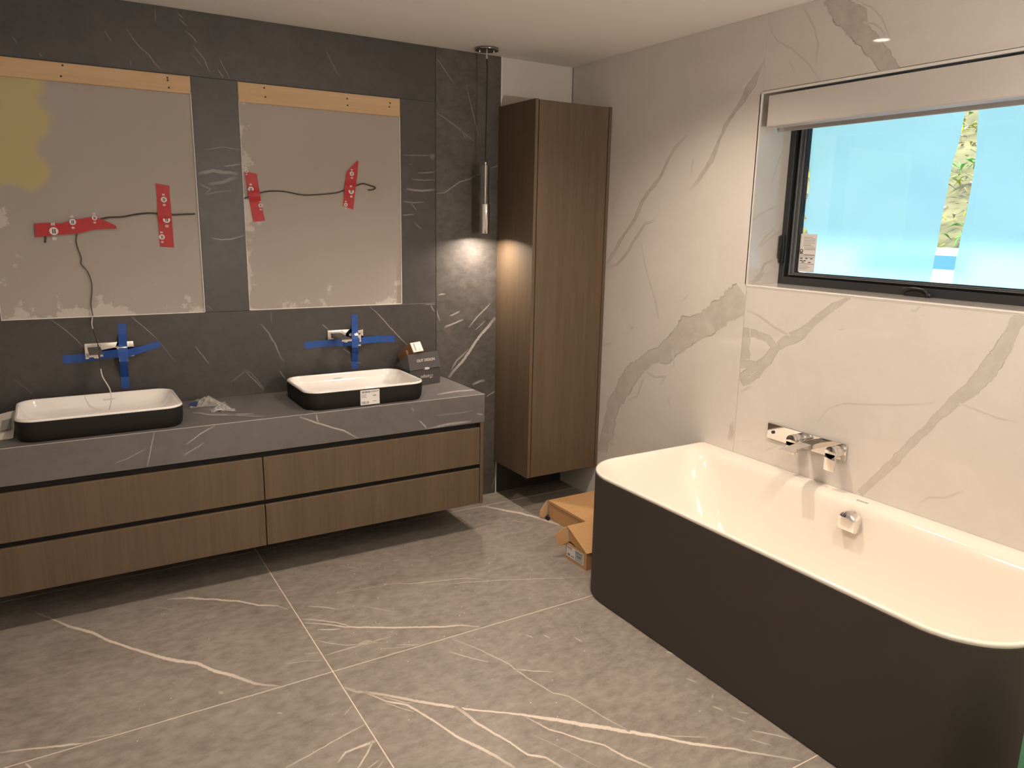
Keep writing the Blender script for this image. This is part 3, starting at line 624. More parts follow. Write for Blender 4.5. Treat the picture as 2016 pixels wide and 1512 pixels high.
# lock lever on the jamb, folding crank on the bottom rail
bm = bmesh.new(); q0, q1 = at(1533, 462, 0, XG), at(1527, 518, 0, XG)
box(bm, XG - 0.016, XG, wy1 - 0.028, wy1 - 0.006, q1.z, q0.z, 0.006, seg=2); box(bm, XG - 0.028, XG - 0.014, wy1 - 0.022, wy1 - 0.012, q1.z + 0.02, q0.z - 0.004, 0.004, seg=2)
obj('lock_lever', bm, M['gasket'], win, smooth=40)
c = at(1808, 577, 0, XG); bm = bmesh.new()
loft(bm, [[(XG - x, c.y + yy, wz0 + 0.002 + zz) for yy, zz in ((-0.058 * s_, 0), (0.058 * s_, 0), (0.050 * s_, 0.016 * s_), (0.02 * s_, 0.026 * s_), (-0.02 * s_, 0.026 * s_), (-0.05 * s_, 0.014 * s_))] for x, s_ in ((0, 1), (0.012, 0.95), (0.022, 0.75))], True, True)
ch = obj('crank_handle', bm, M['gasket'], win, smooth=40)
bm = bmesh.new(); tube(bm, smoothline([(XG - 0.02, c.y + 0.06, wz0 + 0.020), (XG - 0.026, c.y + 0.045, wz0 + 0.030), (XG - 0.03, c.y, wz0 + 0.034), (XG - 0.028, c.y - 0.035, wz0 + 0.030), (XG - 0.028, c.y - 0.058, wz0 + 0.012)]), 0.0045)
box(bm, XG - 0.036, XG - 0.02, c.y - 0.066, c.y - 0.050, wz0 + 0.006, wz0 + 0.018, 0.003)
obj('crank_arm', bm, M['frame'], ch, smooth=40)
# energy label on the pane
le = thing('window_label', 'white printed energy label stuck in lower left corner of window glass', 'label', (XP - 0.001, 2.30, wz0 + 0.06))
P4 = [at(x, y, 0, XP - 0.0005) for x, y in ((1560, 462), (1597, 464), (1588.5, 535), (1551, 533))]
yl, yr = P4[0].y, P4[1].y; zt_, zb_ = 1.612, 1.440; yl, yr = wy1 - 0.066, 2.262
obj('sheet', B(XP - 0.0012, XP - 0.0002, yr, yl, zb_, zt_), M['label'], le)
bm = bmesh.new()
def ln(u0, u1, v0, v1, mi=0):   # u from left 0..1, v from top 0..1
    y0, y1 = yl + (yr - yl) * u0, yl + (yr - yl) * u1; z0, z1 = zt_ + (zb_ - zt_) * v0, zt_ + (zb_ - zt_) * v1
    poly(bm, [(XP - 0.0014, y0, z0), (XP - 0.0014, y1, z0), (XP - 0.0014, y1, z1), (XP - 0.0014, y0, z1)], mi)
for v in (0.08, 0.12, 0.16, 0.2, 0.24, 0.28, 0.31): ln(0.22, random.uniform(.6, .95), v, v + 0.012, 1)
for v in (0.36, 0.40, 0.535, 0.555, 0.60, 0.78): ln(0.28 if v < .55 else 0.1, 0.96, v, v + 0.010)
for u, v in ((.1, .63), (.4, .63), (.7, .63), (.2, .73), (.6, .73), (.3, .69), (.1, .69)): ln(u, u + .16, v, v + .025)
for v in (0.83, 0.87, 0.91): ln(0.1, random.uniform(.6, .9), v, v + 0.012, 1)
cyl(bm, (XP - 0.0013, yl + (yr - yl) * 0.14, zt_ + (zb_ - zt_) * 0.45), 0.009, 0.0006, 'x', 20); cyl(bm, (XP - 0.0018, yl + (yr - yl) * 0.14, zt_ + (zb_ - zt_) * 0.445), 0.0045, 0.0006, 'x', 16, mi=2)
ln(0.04, 0.26, 0.505, 0.525)
obj('printing', bm, [M['print_dark'], M['print_grey'], M['label']], le)['kind'] = 'stuff'
# roller blind
bl = thing('roller_blind', 'white roller blind cassette fitted across the top of the window opening', 'blind', (XR + 0.06, (wy0 + wy1) / 2, wz1))
vz0, vz1, vy1 = 1.8975 * S, 2.0125 * S, 2.1805 * S
obj('cassette', B(XR - 0.004, XR + 0.012, wy0 + 0.03, vy1, vz0, vz1, bev=0.0015), M['blind'], bl)
obj('cassette_lip', B(XR - 0.0045, XR + 0.07, wy0 + 0.03, vy1, vz0 - 0.0025, vz0), M['blind'], bl)
obj('bracket', B(XR + 0.012, XR + 0.10, vy1 - 0.06, vy1 - 0.05, vz0 + 0.002, vz1), M['blind'], bl)
bm = bmesh.new(); cyl(bm, (XR + 0.10, (wy0 + vy1) / 2, 2.135), 0.026, vy1 - wy0 - 0.09, 'y', 20); obj('roller', bm, M['blind'], bl, smooth=40)
obj('bottom_bar', B(XR + 0.105, XR + 0.113, wy0 + 0.04, 2.397, 2.054, 2.104, bev=0.002), M['blindbar'], bl)
obj('fabric', B(XR + 0.1085, XR + 0.1095, wy0 + 0.045, 2.39, 2.09, 2.16), M['blindbar'], bl)

# ------------------------------------------------------------------ outdoors: bank with plants, white wall
hs = bmesh.new(); random.seed(3)
nx_, ny_ = 22, 30; grid = []
for i in range(nx_ + 1):
    row = []
    for k in range(ny_ + 1):
        x = 6.3 + i * 0.32; y = -3 + k * 0.5
        row.append(hs.verts.new((x, y, 1.30 + i * 0.24 + random.uniform(-.10, .10))))
    grid.append(row)
for i in range(nx_):
    for k in range(ny_): hs.faces.new((grid[i][k], grid[i][k + 1], grid[i + 1][k + 1], grid[i + 1][k]))
struct(obj('hillside', hs, M['soil'], smooth=60))
pl = bmesh.new()
for q in range(16000):
    i = random.random() ** 1.4 * nx_; y = random.uniform(-1.5, 9.0); x = 6.3 + i * 0.32; z = 1.30 + i * 0.24
    l = random.uniform(0.06, 0.24); a = random.uniform(0, 2 * PI); w = random.uniform(0.006, 0.022)
    d = Vector((math.cos(a) * 0.6 - 0.35, math.sin(a) * 0.8, random.uniform(0.05, 0.7))).normalized(); sd = d.cross(Vector((0, 0, 1))).normalized() * w
    p = Vector((x, y, z + random.uniform(-.02, .12)))
    v = math.sin(z * 9 + math.sin(y * 1.7) * 1.5) + random.gauss(0, .55)
    mi = 0 if v > 0.45 else (1 if v > -0.5 else 2)
    v0, v1, v2, v3 = (pl.verts.new(p - sd * .5), pl.verts.new(p + d * l * .5 + sd), pl.verts.new(p + d * l - Vector((0, 0, l * .25))), pl.verts.new(p + d * l * .5 - sd))
    pl.faces.new((v0, v1, v2, v3)).material_index = mi
pb = obj('bank_plants', pl, [M['leaf'], M['moss'], M['straw']]); pb['kind'] = 'stuff'
tag(pb, 'yellow green mossy plants on the bank seen through the film gap', 'plants')
gw = thing('garden_wall', 'white rendered garden wall with blue band outside the window', 'wall', (6.0, 3.0, 0))
obj('wall_body', B(6.0, 6.25, -3, 10, -0.1, 1.505, bev=0.01), M['whitewall'], gw)
obj('blue_band', B(5.985, 6.0, 2.95, 3.75, 1.345, 1.450), M['bluepanel'], gw)
struct(obj('terrace', B(XR + 0.32, 6.0, -3, 10, -0.2, -0.1), M['whitewall']))

# ------------------------------------------------------------------ vanity
vx0, vx1 = -0.40 * S, 1.7125 * S
vz = 0.1555 * S; vt = 0.567 * S
va = thing('vanity_unit', 'brown oak wall hung vanity with four drawers under the stone worktop', 'vanity', ((vx0 + vx1) / 2, (YV + D) / 2, vz))
bm = bmesh.new(); box(bm, vx0 + 0.02, vx1 - 0.022, YV + 0.035, D - 0.002, vz + 0.002, vt - 0.001); obj('carcass', bm, M['black'], va)
for x0, x1 in ((vx0, vx0 + 0.019), (vx1 - 0.019, vx1)): obj('side_panel', B(x0, x1, YV + 0.001, D - 0.002, vz, vt - 0.0015, bev=0.0008), M['oak'], va)
xm = 0.677 * S
dz = [(0.1585 * S, 0.3375 * S), (0.359 * S, 0.5415 * S)]
for (x0, x1) in ((vx0 + 0.022, xm - 0.002), (xm + 0.002, vx1 - 0.0225)):
    for (z0, z1) in dz:
        d_ = obj('drawer', B(x0, x1, YV + 0.001, YV + 0.021, z0, z1, bev=0.0012), M['oak'], va)
        bm = bmesh.new(); slab(bm, [(x0 + 0.004, YV + 0.0212, z1 - 0.0005), (x0 + 0.004, YV + 0.034, z1 - 0.02), (x0 + 0.004, YV + 0.0212, z1 - 0.02)], (1, 0, 0), x1 - x0 - 0.008); obj('finger_pull', bm, M['black'], d_)
wt = bmesh.new()
tp = Panel('worktop', M['topstone'], 2, ZC, 1, (vx0, YV), (vx1 + 0.004, D - 0.0006), 0.02, None)
ap = Panel('apron', M['topstone'], 1, YV - 0.0004, -1, (vx0, vt), (vx1 + 0.004, ZC - 0.0005), 0.02, None)
tv = lambda pts, st, w: vein([tp], 2, ZC, pts, st, w * 1.3)
av_ = lambda pts, st, w: vein([ap], 1, YV - 0.0004, pts, st, w * 1.4)
for q in (([(378, 812), (420, 817), (455, 817), (500, 815)], .5, 2), ([(448, 815), (470, 818), (520, 820)], .35, 1.5), ([(860, 777), (900, 771), (947, 767)], .5, 2), ([(884, 750), (915, 757), (930, 763)], .35, 1.6), ([(600, 803), (624, 814)], .35, 1.5), ([(600, 806), (700, 800)], .2, 1.5)): tv(*q)
for q in (([(423, 838), (395, 853), (366, 875)], .7, 1.6), ([(402, 871), (362, 898)], .55, 1.4), ([(304, 850), (297, 885), (290, 920)], .6, 1.4), ([(287, 883), (250, 903), (225, 912)], .45, 1.4), ([(590, 820), (625, 833), (675, 847), (705, 862)], .75, 2.2), ([(623, 815), (627, 832)], .7, 1.8), ([(810, 803), (815, 809)], .6, 4), ([(825, 828), (840, 844)], .7, 2), ([(842, 844), (880, 835), (928, 829)], .5, 3), ([(938, 814), (950, 816), (948, 820)], .5, 2), ([(860, 818), (930, 808)], .2, 2)): av_(*q)
wk = thing('worktop', 'grey veined stone worktop with deep apron on the oak vanity', 'worktop', ((vx0 + vx1) / 2, (YV + D) / 2, vt))
tp.name = 'top_slab'; ap.name = 'apron_slab'; tp.parent = wk; ap.parent = wk; tp.lo = (vx0, YV + 0.0002); tp.build(); ap.build()
obj('end_slab', B(vx1 - 0.016, vx1 + 0.0038, YV + 0.0196, D - 0.0006, vt, ZC - 0.0202), M['topstone'], wk)
bm = bmesh.new(); box(bm, vx0, vx1 + 0.0042, YV - 0.0006, YV + 0.0006, ZC - 0.0016, ZC - 0.0001, 0.0003); obj('mitred_edge', bm, M['palejoint'], wk)

# ------------------------------------------------------------------ basins
def basin(x0, x1, y0, y1, label, logo_x, sticker=False):
    b = thing('wash_basin', label, 'basin', ((x0 + x1) / 2, (y0 + y1) / 2, ZC), 'counter basins on the worktop')
    zr = 0.7895 * S; r = 0.075
    def rg(d, z, rr): return [(x, y, z) for x, y in ring_pts(x0 + d, x1 - d, y0 + d, y1 - d, (rr,) * 4, 12)]
    bm = bmesh.new(); loft(bm, [rg(0.012, ZC + 0.0005, r - 0.008), rg(0.004, ZC + 0.012, r - 0.002), rg(0, ZC + 0.04, r), rg(0, zr - 0.009, r), rg(0.004, zr - 0.006, r - .003)], True); obj('outer_shell', bm, M['shell'], b, smooth=50)
    bm = bmesh.new()
    prof = [(0.0005, zr - 0.010, r), (0.0, zr - 0.004, r), (0.0035, zr, r - .003), (0.008, zr, r - .006), (0.011, zr - 0.003, r - .008), (0.016, zr - 0.02, r - .01), (0.03, zr - 0.045, r - .01), (0.05, zr - 0.062, r - 0.01), (0.09, zr - 0.071, r - 0.02), (0.15, zr - 0.075, 0.04)]
    loft(bm, [rg(d, z, rr) for d, z, rr in prof], False, True); obj('bowl', bm, M['ceramic'], b, smooth=60)
    bm = bmesh.new(); cyl(bm, ((x0 + x1) / 2, (y0 + y1) / 2, zr - 0.0735), 0.03, 0.004, n=28, bev=0.001); obj('drain_cap', bm, M['chrome'], b, smooth=40)
    bm = text_bm('DURAVIT', 0.011, frame((logo_x, y1 - 0.0205, zr - 0.027), (1, 0, 0), (0, 0.5, 1)), 0.0003); obj('maker_mark', bm, M['print_grey'], b)
    if sticker:
        st = obj('sticker', B(*sticker, y0 - 0.0012, y0 - 0.0002, ZC + 0.006, zr - 0.014), M['label'], b)
        bm = bmesh.new(); w = sticker[1] - sticker[0]; h = zr - 0.014 - ZC - 0.006; Y = y0 - 0.0016
        def pr(u0, u1, v0, v1, mi=0): poly(bm, [(sticker[0] + w * u0, Y, ZC + .006 + h * v0), (sticker[0] + w * u1, Y, ZC + .006 + h * v0), (sticker[0] + w * u1, Y, ZC + .006 + h * v1), (sticker[0] + w * u0, Y, ZC + .006 + h * v1)], mi)
        u = 0.06
        while u < 0.5: q = random.choice((.012, .02, .03)); pr(u, u + q, .80, .93); u += q + random.choice((.014, .022, .034))
        u = 0.06
        while u < 0.42: q = random.choice((.012, .02, .03)); pr(u, u + q, .07, .24); u += q + random.choice((.014, .022, .05))
        for v in (.68, .62, .56, .50): pr(.06, random.uniform(.25, .36), v, v + .025, 1)
        pr(.66, .82, .56, .64, 1); pr(.64, .84, .20, .24, 1)
        text_bm('DURAVIT', 0.010, frame((sticker[0] + w * .75, Y, ZC + .006 + h * .87), (1, 0, 0), (0, 0, 1)), 0.0002, bm)
        obj('printing', bm, [M['print_dark'], M['print_grey']], st)['kind'] = 'stuff'
    return b
basin(-0.158 * S, 0.400 * S, 3.078 * S, 3.445 * S, 'black and white rectangular basin under the left niche, beside the folded paper', at(215, 786, 1, D - .1)[0])
basin(0.873 * S, 1.4255 * S, 3.078 * S, 3.445 * S, 'black and white rectangular basin with white barcode sticker, beside the black box', at(665, 742, 1, D - .1)[0], (at(709.5, 780, 1, 3.078 * S)[0], at(747, 780, 1, 3.078 * S)[0]))

# ------------------------------------------------------------------ basin taps and the blue tape over them
def basin_tap(xl, xr, zc, label):
    t = thing('basin_tap', label, 'tap', ((xl + xr) / 2, D, zc), 'wall taps above the basins')
    h = 0.036; w = xr - xl
    bm = bmesh.new(); box(bm, xl, xr, D - 0.008, D, zc - h, zc + h, 0.004, seg=2)
    obj('wall_plate', bm, M['chrome'], t, smooth=40)
    sx0 = xl + 0.010; sw = 0.052
    bm = bmesh.new(); loft(bm, [[(sx0, y, z1), (sx0 + sw, y, z1), (sx0 + sw, y, z0), (sx0, y, z0)] for y, z0, z1 in ((D - 0.006, zc - 0.002, zc + 0.026), (D - 0.06, zc - 0.0, zc + 0.022), (D - 0.205, zc + 0.004, zc + 0.013))], True, True)
    bmesh.ops.recalc_face_normals(bm, faces=bm.faces); obj('spout', bm, M['chrome'], t)
    bm = bmesh.new(); cyl(bm, (sx0 + sw / 2, D - 0.186, zc + 0.001), 0.012, 0.008, n=16); obj('aerator', bm, M['chrome'], t, smooth=40)
    hx = xr - 0.050
    bm = bmesh.new(); cyl(bm, (hx, D - 0.028, zc), 0.022, 0.042, 'y', 28, bev=0.0015); obj('valve_body', bm, M['chrome'], t, smooth=40)
    bm = bmesh.new(); box(bm, hx - 0.019, hx + 0.019, D - 0.056, D - 0.047, zc - 0.050, zc + 0.019, 0.003, seg=2); obj('lever', bm, M['chrome'], t, smooth=40)
    return hx
p0, p1 = at(165, 676, 1, D), at(262.7, 672, 1, D); zc1 = p0.z - 0.036
h1 = basin_tap(p0.x, p1.x, zc1, 'chrome wall mixer above left basin, under crossed blue tape and the loose wire')
p2, p3 = at(643.6, 650, 1, D), at(714.5, 647, 1, D); zc2 = p2.z - 0.036
h2 = basin_tap(p2.x, p3.x, zc2, 'chrome wall mixer above right basin, beside the black box, under crossed blue tape')
def tape(name, pts, plane, m, label, cat, group, up=None):
    """strip of tape: (px, py, width px, stand-off m) along its length on plane y = plane"""
    fine = []
    for a, b in zip(pts, pts[1:]):
        n = max(2, int(math.hypot(b[0] - a[0], b[1] - a[1]) / 5))
        for k in range(n): fine.append([a[i] + (b[i] - a[i]) * k / n for i in range(4)])
    fine.append(list(pts[-1]))
    bm = bmesh.new(); rows = []
    for i, q in enumerate(fine):
        a = fine[max(i - 1, 0)]; b = fine[min(i + 1, len(fine) - 1)]; dx, dy = b[0] - a[0], b[1] - a[1]; l = math.hypot(dx, dy) or 1
        ends = i in (0, len(fine) - 1); jj = random.uniform(-1.2, 1.2) if ends else 0
        row = []
        for k in (-.5, -.17, .17, .5):
            o_ = q[3] + random.uniform(0, .0006)
            row.append(at(q[0] - dy / l * q[2] * k + (dx / l) * jj * (1 if k in (-.5, .17) else -1), q[1] + dx / l * q[2] * k, 1, plane - max(o_, 0.0006)))
        rows.append(row)
    for s_ in (0, 1):
        rr = [[bm.verts.new(p + Vector((0, -0.0003 * s_, 0))) for p in r] for r in rows]
        for a, b in zip(rr, rr[1:]):
            for k in range(3): bm.faces.new((a[k], a[k + 1], b[k + 1], b[k]))
    o = obj(name, bm, m); tag(o, label, cat, group); return o
G_ = 'blue masking tape over the basin taps'
tape('masking_tape', [(124, 708, 17, .0008), (160, 705, 16, .0008), (186, 702, 15, .012), (207, 698, 15, .03), (232, 696, 16, .062), (252, 695, 15, .062), (275, 689, 13, .02), (290, 684, 12, .0008), (315, 677, 11, .0008)], D, M['bluetape'], 'blue tape running sideways over the left basin tap', 'tape', G_)
tape('masking_tape', [(240, 637, 16, .0008), (241, 658, 16, .002), (242, 680, 17, .050), (243, 692, 18, .0635), (244, 712, 16, .0635), (244, 724, 16, .035), (246, 742, 16, .002), (247, 764, 17, .0008)], D, M['bluetape'], 'blue tape running up and down over the left basin tap', 'tape', G_)
tape('masking_tape', [(600, 680, 13.5, .0008), (630, 677, 13, .0008), (650, 675, 13, .010), (675, 674.5, 13, .02), (690, 674, 13, .055), (705, 672, 13, .062), (725, 669, 13, .02), (742, 667.5, 13, .0008), (777, 667, 13, .0008)], D, M['bluetape'], 'blue tape running sideways over the right basin tap', 'tape', G_)
tape('masking_tape', [(698, 619, 12.5, .0008), (698.3, 640, 12.5, .004), (699, 656, 12.5, .05), (699, 668, 12.5, .0635), (699, 684, 12.5, .0635), (699, 696, 12.5, .02), (698.6, 712, 12, .0008), (698.6, 726, 12, .0008)], D, M['bluetape'], 'blue tape running up and down over the right basin tap', 'tape', G_)

# ------------------------------------------------------------------ battens at the top of the niches
def batten(x0, x1, z0, scr, label):
    t = thing('wooden_batten', label, 'batten', ((x0 + x1) / 2, D + TH, zt - 0.04), 'plywood battens in the niches')
    obj('plank', B(x0 + 0.001, x1 - 0.001, D - 0.004, D + TH - 0.0045, z0, zt - 0.003, bev=0.001), M['ply'], t)
    for px, py in scr:
        c = at(px, py, 1, D - 0.004); bm = bmesh.new(); cyl(bm, (c.x, D - 0.0038, c.z), 0.0042, 0.0016, 'y', 12); obj('screw', bm, M['steel'], t)
batten(n1a, n1b, 1.999 * S, [(123, 128.5), (120, 150), (329.5, 153), (332.5, 172.5), (330, 158)], 'pale plywood batten across the top of the left niche')
batten(n2a, n2b, at(600, 212.5, 1, D)[2], [(520, 173), (522.5, 191), (683.5, 194), (684.5, 207.5), (768, 203), (766.5, 210.5)], 'pale plywood batten across the top of the right niche')

# ------------------------------------------------------------------ cables and red tape in the niches
YN = D + TH - 0.004
def wire(name, px, off, r, m, label, cat, k=4):
    bm = bmesh.new(); tube(bm, smoothline([at(x, y, 1, YN - (o if o else off)) for x, y, o in [(*p, None) if len(p) == 2 else p for p in px]], k), r); o = obj(name, bm, m, smooth=60); tag(o, label, cat); return o
wire('electrical_cable', [(384, 421), (360, 422), (330, 423), (305, 420), (285, 420), (262, 423), (240, 427), (215, 428), (200, 431), (180, 436), (140, 444), (105, 452), (91, 458), (90, 468), (89, 478)], .006, .0036, M['cable'], 'dark cable crossing the left niche under two red tapes', 'cable')
wire('electrical_cable', [(480.5, 391), (488, 388), (500, 384), (515, 379), (535, 376), (560, 377), (585, 382), (605, 384), (640, 382), (665, 379), (683, 372), (700, 366), (714, 361.5), (728, 365), (739, 369), (735, 373), (725, 374)], .006, .0032, M['cable'], 'dark cable with hooked end crossing the right niche', 'cable')
hw = thing('loose_wire', 'thin two core wire hanging from red tape down to left basin', 'wire', at(152, 462, 1, YN))
bm = bmesh.new(); tube(bm, smoothline([at(x, y, 1, YN - o) for x, y, o in ((153, 452, .007), (151, 466, .008), (150, 475, .01), (153, 488, .012), (160, 508, .012), (160, 520, .012), (172, 534, .014), (180, 555, .015), (181, 575, .016), (179, 600, .018), (183, 622, .022))]), 0.0022); obj('wire_shaded', bm, M['cable'], hw, smooth=60)  # dark colour paints the shaded stretch of the white wire
for nm, m_, r_, pts in (('wire_lit', M['wire_white'], .0024, ((183, 622, .022), (181, 630, .03), (181, 640, .06), (183, 648, .09))), ('wire_shaded', M['cable'], .0020, ((183, 648, .09), (190, 670, .17), (195, 685, .23), (196, 700, .245), (198, 726, .245))), ('wire_lit_end', M['wire_white'], .0024, ((198, 726, .245), (202, 742, .245), (210, 755, .245), (217, 769, .245), (219, 790, .25), (215, 806, .25)))):  # white and dark stretches paint light and shade along one wire
    bm = bmesh.new(); tube(bm, smoothline([at(x, y, 1, YN - o) for x, y, o in pts]), r_); obj(nm, bm, m_, hw, smooth=60)
def red_tape(outline, cross, label, marks):
    """torn strip of printed sheathing tape; cross = pixel where it rides over the cable"""
    t = thing('red_tape', label, 'tape', at(*cross, 1, YN), 'red tape holding the niche cables')
    # triangulated fan grid between the two long sides
    A, Bq = outline; bm = bmesh.new(); rows = []; n = 16
    def samp(L_, t_):
        seg = [math.hypot(b[0] - a[0], b[1] - a[1]) for a, b in zip(L_, L_[1:])]; s_ = t_ * sum(seg)
        for (a, b), q in zip(zip(L_, L_[1:]), seg):
            if s_ <= q: return (a[0] + (b[0] - a[0]) * s_ / q, a[1] + (b[1] - a[1]) * s_ / q)
            s_ -= q
        return L_[-1]
    def off(p): return 0.0015 + 0.0095 * math.exp(-(((p[1] - cross[1]) if abs(A[0][0] - A[-1][0]) < 60 else 0) / 9) ** 2)
    for i in range(n + 1):
        a, b = samp(A, i / n), samp(Bq, i / n); row = []
        for k in range(5):
            p = (a[0] + (b[0] - a[0]) * k / 4, a[1] + (b[1] - a[1]) * k / 4); row.append(at(*p, 1, YN - off(p) - random.uniform(0, .0012)))
        rows.append(row)
    for s_ in (0, 1):
        rr = [[bm.verts.new(p + Vector((0, -.0004 * s_, 0))) for p in r] for r in rows]
        for a, b in zip(rr, rr[1:]):
            for k in range(4): bm.faces.new((a[k], a[k + 1], b[k + 1], b[k]))
    obj('tape_strip', bm, M['redtape'], t, smooth=60)
    for x, y, r in marks:
        bm = bmesh.new(); c = at(x, y, 1, YN - off((x, y)) - .0022); R_ = r * (c - CAM).length / F
        cyl(bm, (c.x, c.y, c.z), R_, .0004, 'y', 16)
        for q in (-.35, .1): box(bm, c.x + R_ * q, c.x + R_ * (q + .28), c.y - .0008, c.y - .0002, c.z - R_ * .6, c.z + R_ * .55, mi=1)
        for q in (-1.9, 1.75):
            for e in range(3): box(bm, c.x - R_ * .45 + R_ * .32 * e, c.x - R_ * .25 + R_ * .32 * e, c.y - .0004, c.y, c.z + R_ * q - R_ * .35, c.z + R_ * q + R_ * .35)
        obj('printed_mark', bm, [M['print_white'], M['print_dark']], t)['kind'] = 'stuff'
red_tape(([(67.6, 440), (103, 438.5), (120, 440), (143, 433), (181.5, 427), (199, 431), (228.4, 444.3)], [(70.4, 467), (112, 462.5), (135, 461), (153.8, 460), (185, 452), (210, 450.5), (230, 450.4)]), (140, 447), 'crumpled red tape lying sideways at the left end of the cable in left niche', [(143, 437, 5), (106, 455, 6.5), (186, 429, 4)])
red_tape(([(305.5, 361), (308, 380), (310, 415), (312, 450), (314.9, 485.4)], [(333.7, 366), (334, 380), (337, 415), (340, 450), (342.7, 487.3)]), (325, 423), 'upright red tape strip near the right edge of left niche', [(322.6, 393, 4.8), (328, 432, 6), (318.9, 466.5, 4.6)])
red_tape(([(480, 337), (486, 365), (490, 390), (494, 412), (498.6, 437)], [(505.7, 342), (510, 370), (513, 390), (516, 410), (522, 434)]), (500, 384), 'tilted red tape strip at the left edge of right niche', [(485, 337, 3), (494, 373, 5), (513, 404.5, 3.8)])
red_tape(([(703, 316), (681, 339), (679, 360), (677, 385), (675, 405)], [(705.6, 318), (704, 340), (701, 365), (698, 390), (695.5, 413)]), (690, 371), 'red tape strip with pointed torn top on the hooked cable of right niche', [(692.7, 342, 4), (691.5, 376.6, 5), (681, 403, 3.4)])

# ------------------------------------------------------------------ things on the worktop
# black carton with its lid half raised
bx = thing('black_box', 'black printed carton with lid ajar at the right end of worktop', 'box', (1.69, 3.72, ZC))
ang = math.radians(14.0); O = Vector((1.588, 3.640, ZC)); ux = Vector((math.cos(ang), math.sin(ang), 0)); uy = Vector((-math.sin(ang), math.cos(ang), 0)); uz = Vector((0, 0, 1))
BW, BD, BH = 0.207, 0.142, 0.089
MB_ = Matrix(((ux.x, uy.x, 0, O.x), (ux.y, uy.y, 0, O.y), (0, 0, 1, O.z), (0, 0, 0, 1)))
bm = bmesh.new(); box(bm, 0, BW, 0, BD, 0.0004, BH, 0.0012, mtx=MB_); obj('tray', bm, M['blackbox'], bx)
LR = 0.085; pf = [Vector((0, 0, BH + 0.001)), Vector((0, BD, BH + 0.001)), Vector((0, BD - 0.004, BH + 0.008)), Vector((0, 0.022, BH + LR))]
bm = bmesh.new(); slab(bm, [MB_ @ (p + Vector((-0.002, 0, 0))) for p in pf], ux, BW - 0.002); obj('lid', bm, M['blackbox'], bx)
bm = bmesh.new(); slab(bm, [MB_ @ p for p in (Vector((-0.004, -0.003, BH + 0.002)), Vector((BW + 0.001, -0.003, BH + 0.002)), Vector((BW - 0.006, 0.0195, BH + LR + 0.001)), Vector((-0.002, 0.0195, BH + LR + 0.001)))], -uy, 0.0015)
fp = obj('lid_flap', bm, M['blackbox'], bx)
nrm = (uz * 0.97 + uy * 0.25).normalized()
text = text_bm('OUT DESIGN', 0.021, frame(MB_ @ Vector((0.112, 0.0055, BH + 0.047)), ux, (uz * 0.083 + uy * 0.0225)), 0.0003); obj('lettering', text, M['print_white'], fp)
bm = bmesh.new(); cyl(bm, MB_ @ Vector((BW * .52, -0.0055, BH + 0.003)), 0.019, 0.001, 'y', 16); bmesh.ops.scale(bm, vec=(1, 1, .35), space=Matrix.Translation(-(MB_ @ Vector((BW * .52, -0.0055, BH + 0.003)))), verts=bm.verts); obj('thumb_notch', bm, M['label'], bx)
obj('lettering', text_bm('iTempo', 0.027, frame(MB_ @ Vector((0.112, -0.001, BH * .52)), -ux, (0, 0, -1)), 0.0003), M['print_white'], bx)
# brown carton lying on the sloping lid
br = thing('brown_carton', 'small brown carton with white end label lying on black box', 'box', MB_ @ Vector((0.06, 0.06, BH + LR * .6)))
sl = (pf[2] - pf[3]).normalized(); bdir = (uy * sl.y + uz * sl.z).normalized(); yw = math.radians(6); bx_ = (ux * math.cos(yw) - bdir * math.sin(yw)).normalized(); by_ = (bdir * math.cos(yw) + ux * math.sin(yw)).normalized(); bn = bx_.cross(by_)
o_ = MB_ @ Vector((0.034, 0.014, BH + LR + 0.0075)); MC = Matrix(((bx_.x, by_.x, bn.x, o_.x), (bx_.y, by_.y, bn.y, o_.y), (bx_.z, by_.z, bn.z, o_.z), (0, 0, 0, 1)))
bm = bmesh.new(); box(bm, 0, 0.066, 0, 0.155, 0, 0.060, 0.0012, mtx=MC); obj('carton_body', bm, M['brownbox'], br)
bm = bmesh.new(); box(bm, 0.003, 0.066, -0.0012, -0.0002, 0.003, 0.058, mtx=MC); obj('end_label', bm, M['label'], br)
bm = bmesh.new()
for k in range(7): box(bm, 0.018 + 0.0006 * (k % 2), 0.024, -0.0018, -0.0012, 0.012 + k * 0.006, 0.0155 + k * 0.006, mtx=MC)
box(bm, 0.046, 0.049, -0.0018, -0.0012, 0.014, 0.018, mtx=MC); obj('printing', bm, M['print_dark'], br)['kind'] = 'stuff'
bm = bmesh.new(); box(bm, -0.0008, -0.0001, 0.045, 0.062, 0.018, 0.040, mtx=MC)
for k in range(3): box(bm, -0.0012, -0.0006, 0.047, 0.060, 0.021 + k * 0.006, 0.0235 + k * 0.006, mi=1, mtx=MC)
obj('side_mark', bm, [M['print_white'], M['brownbox']], br)
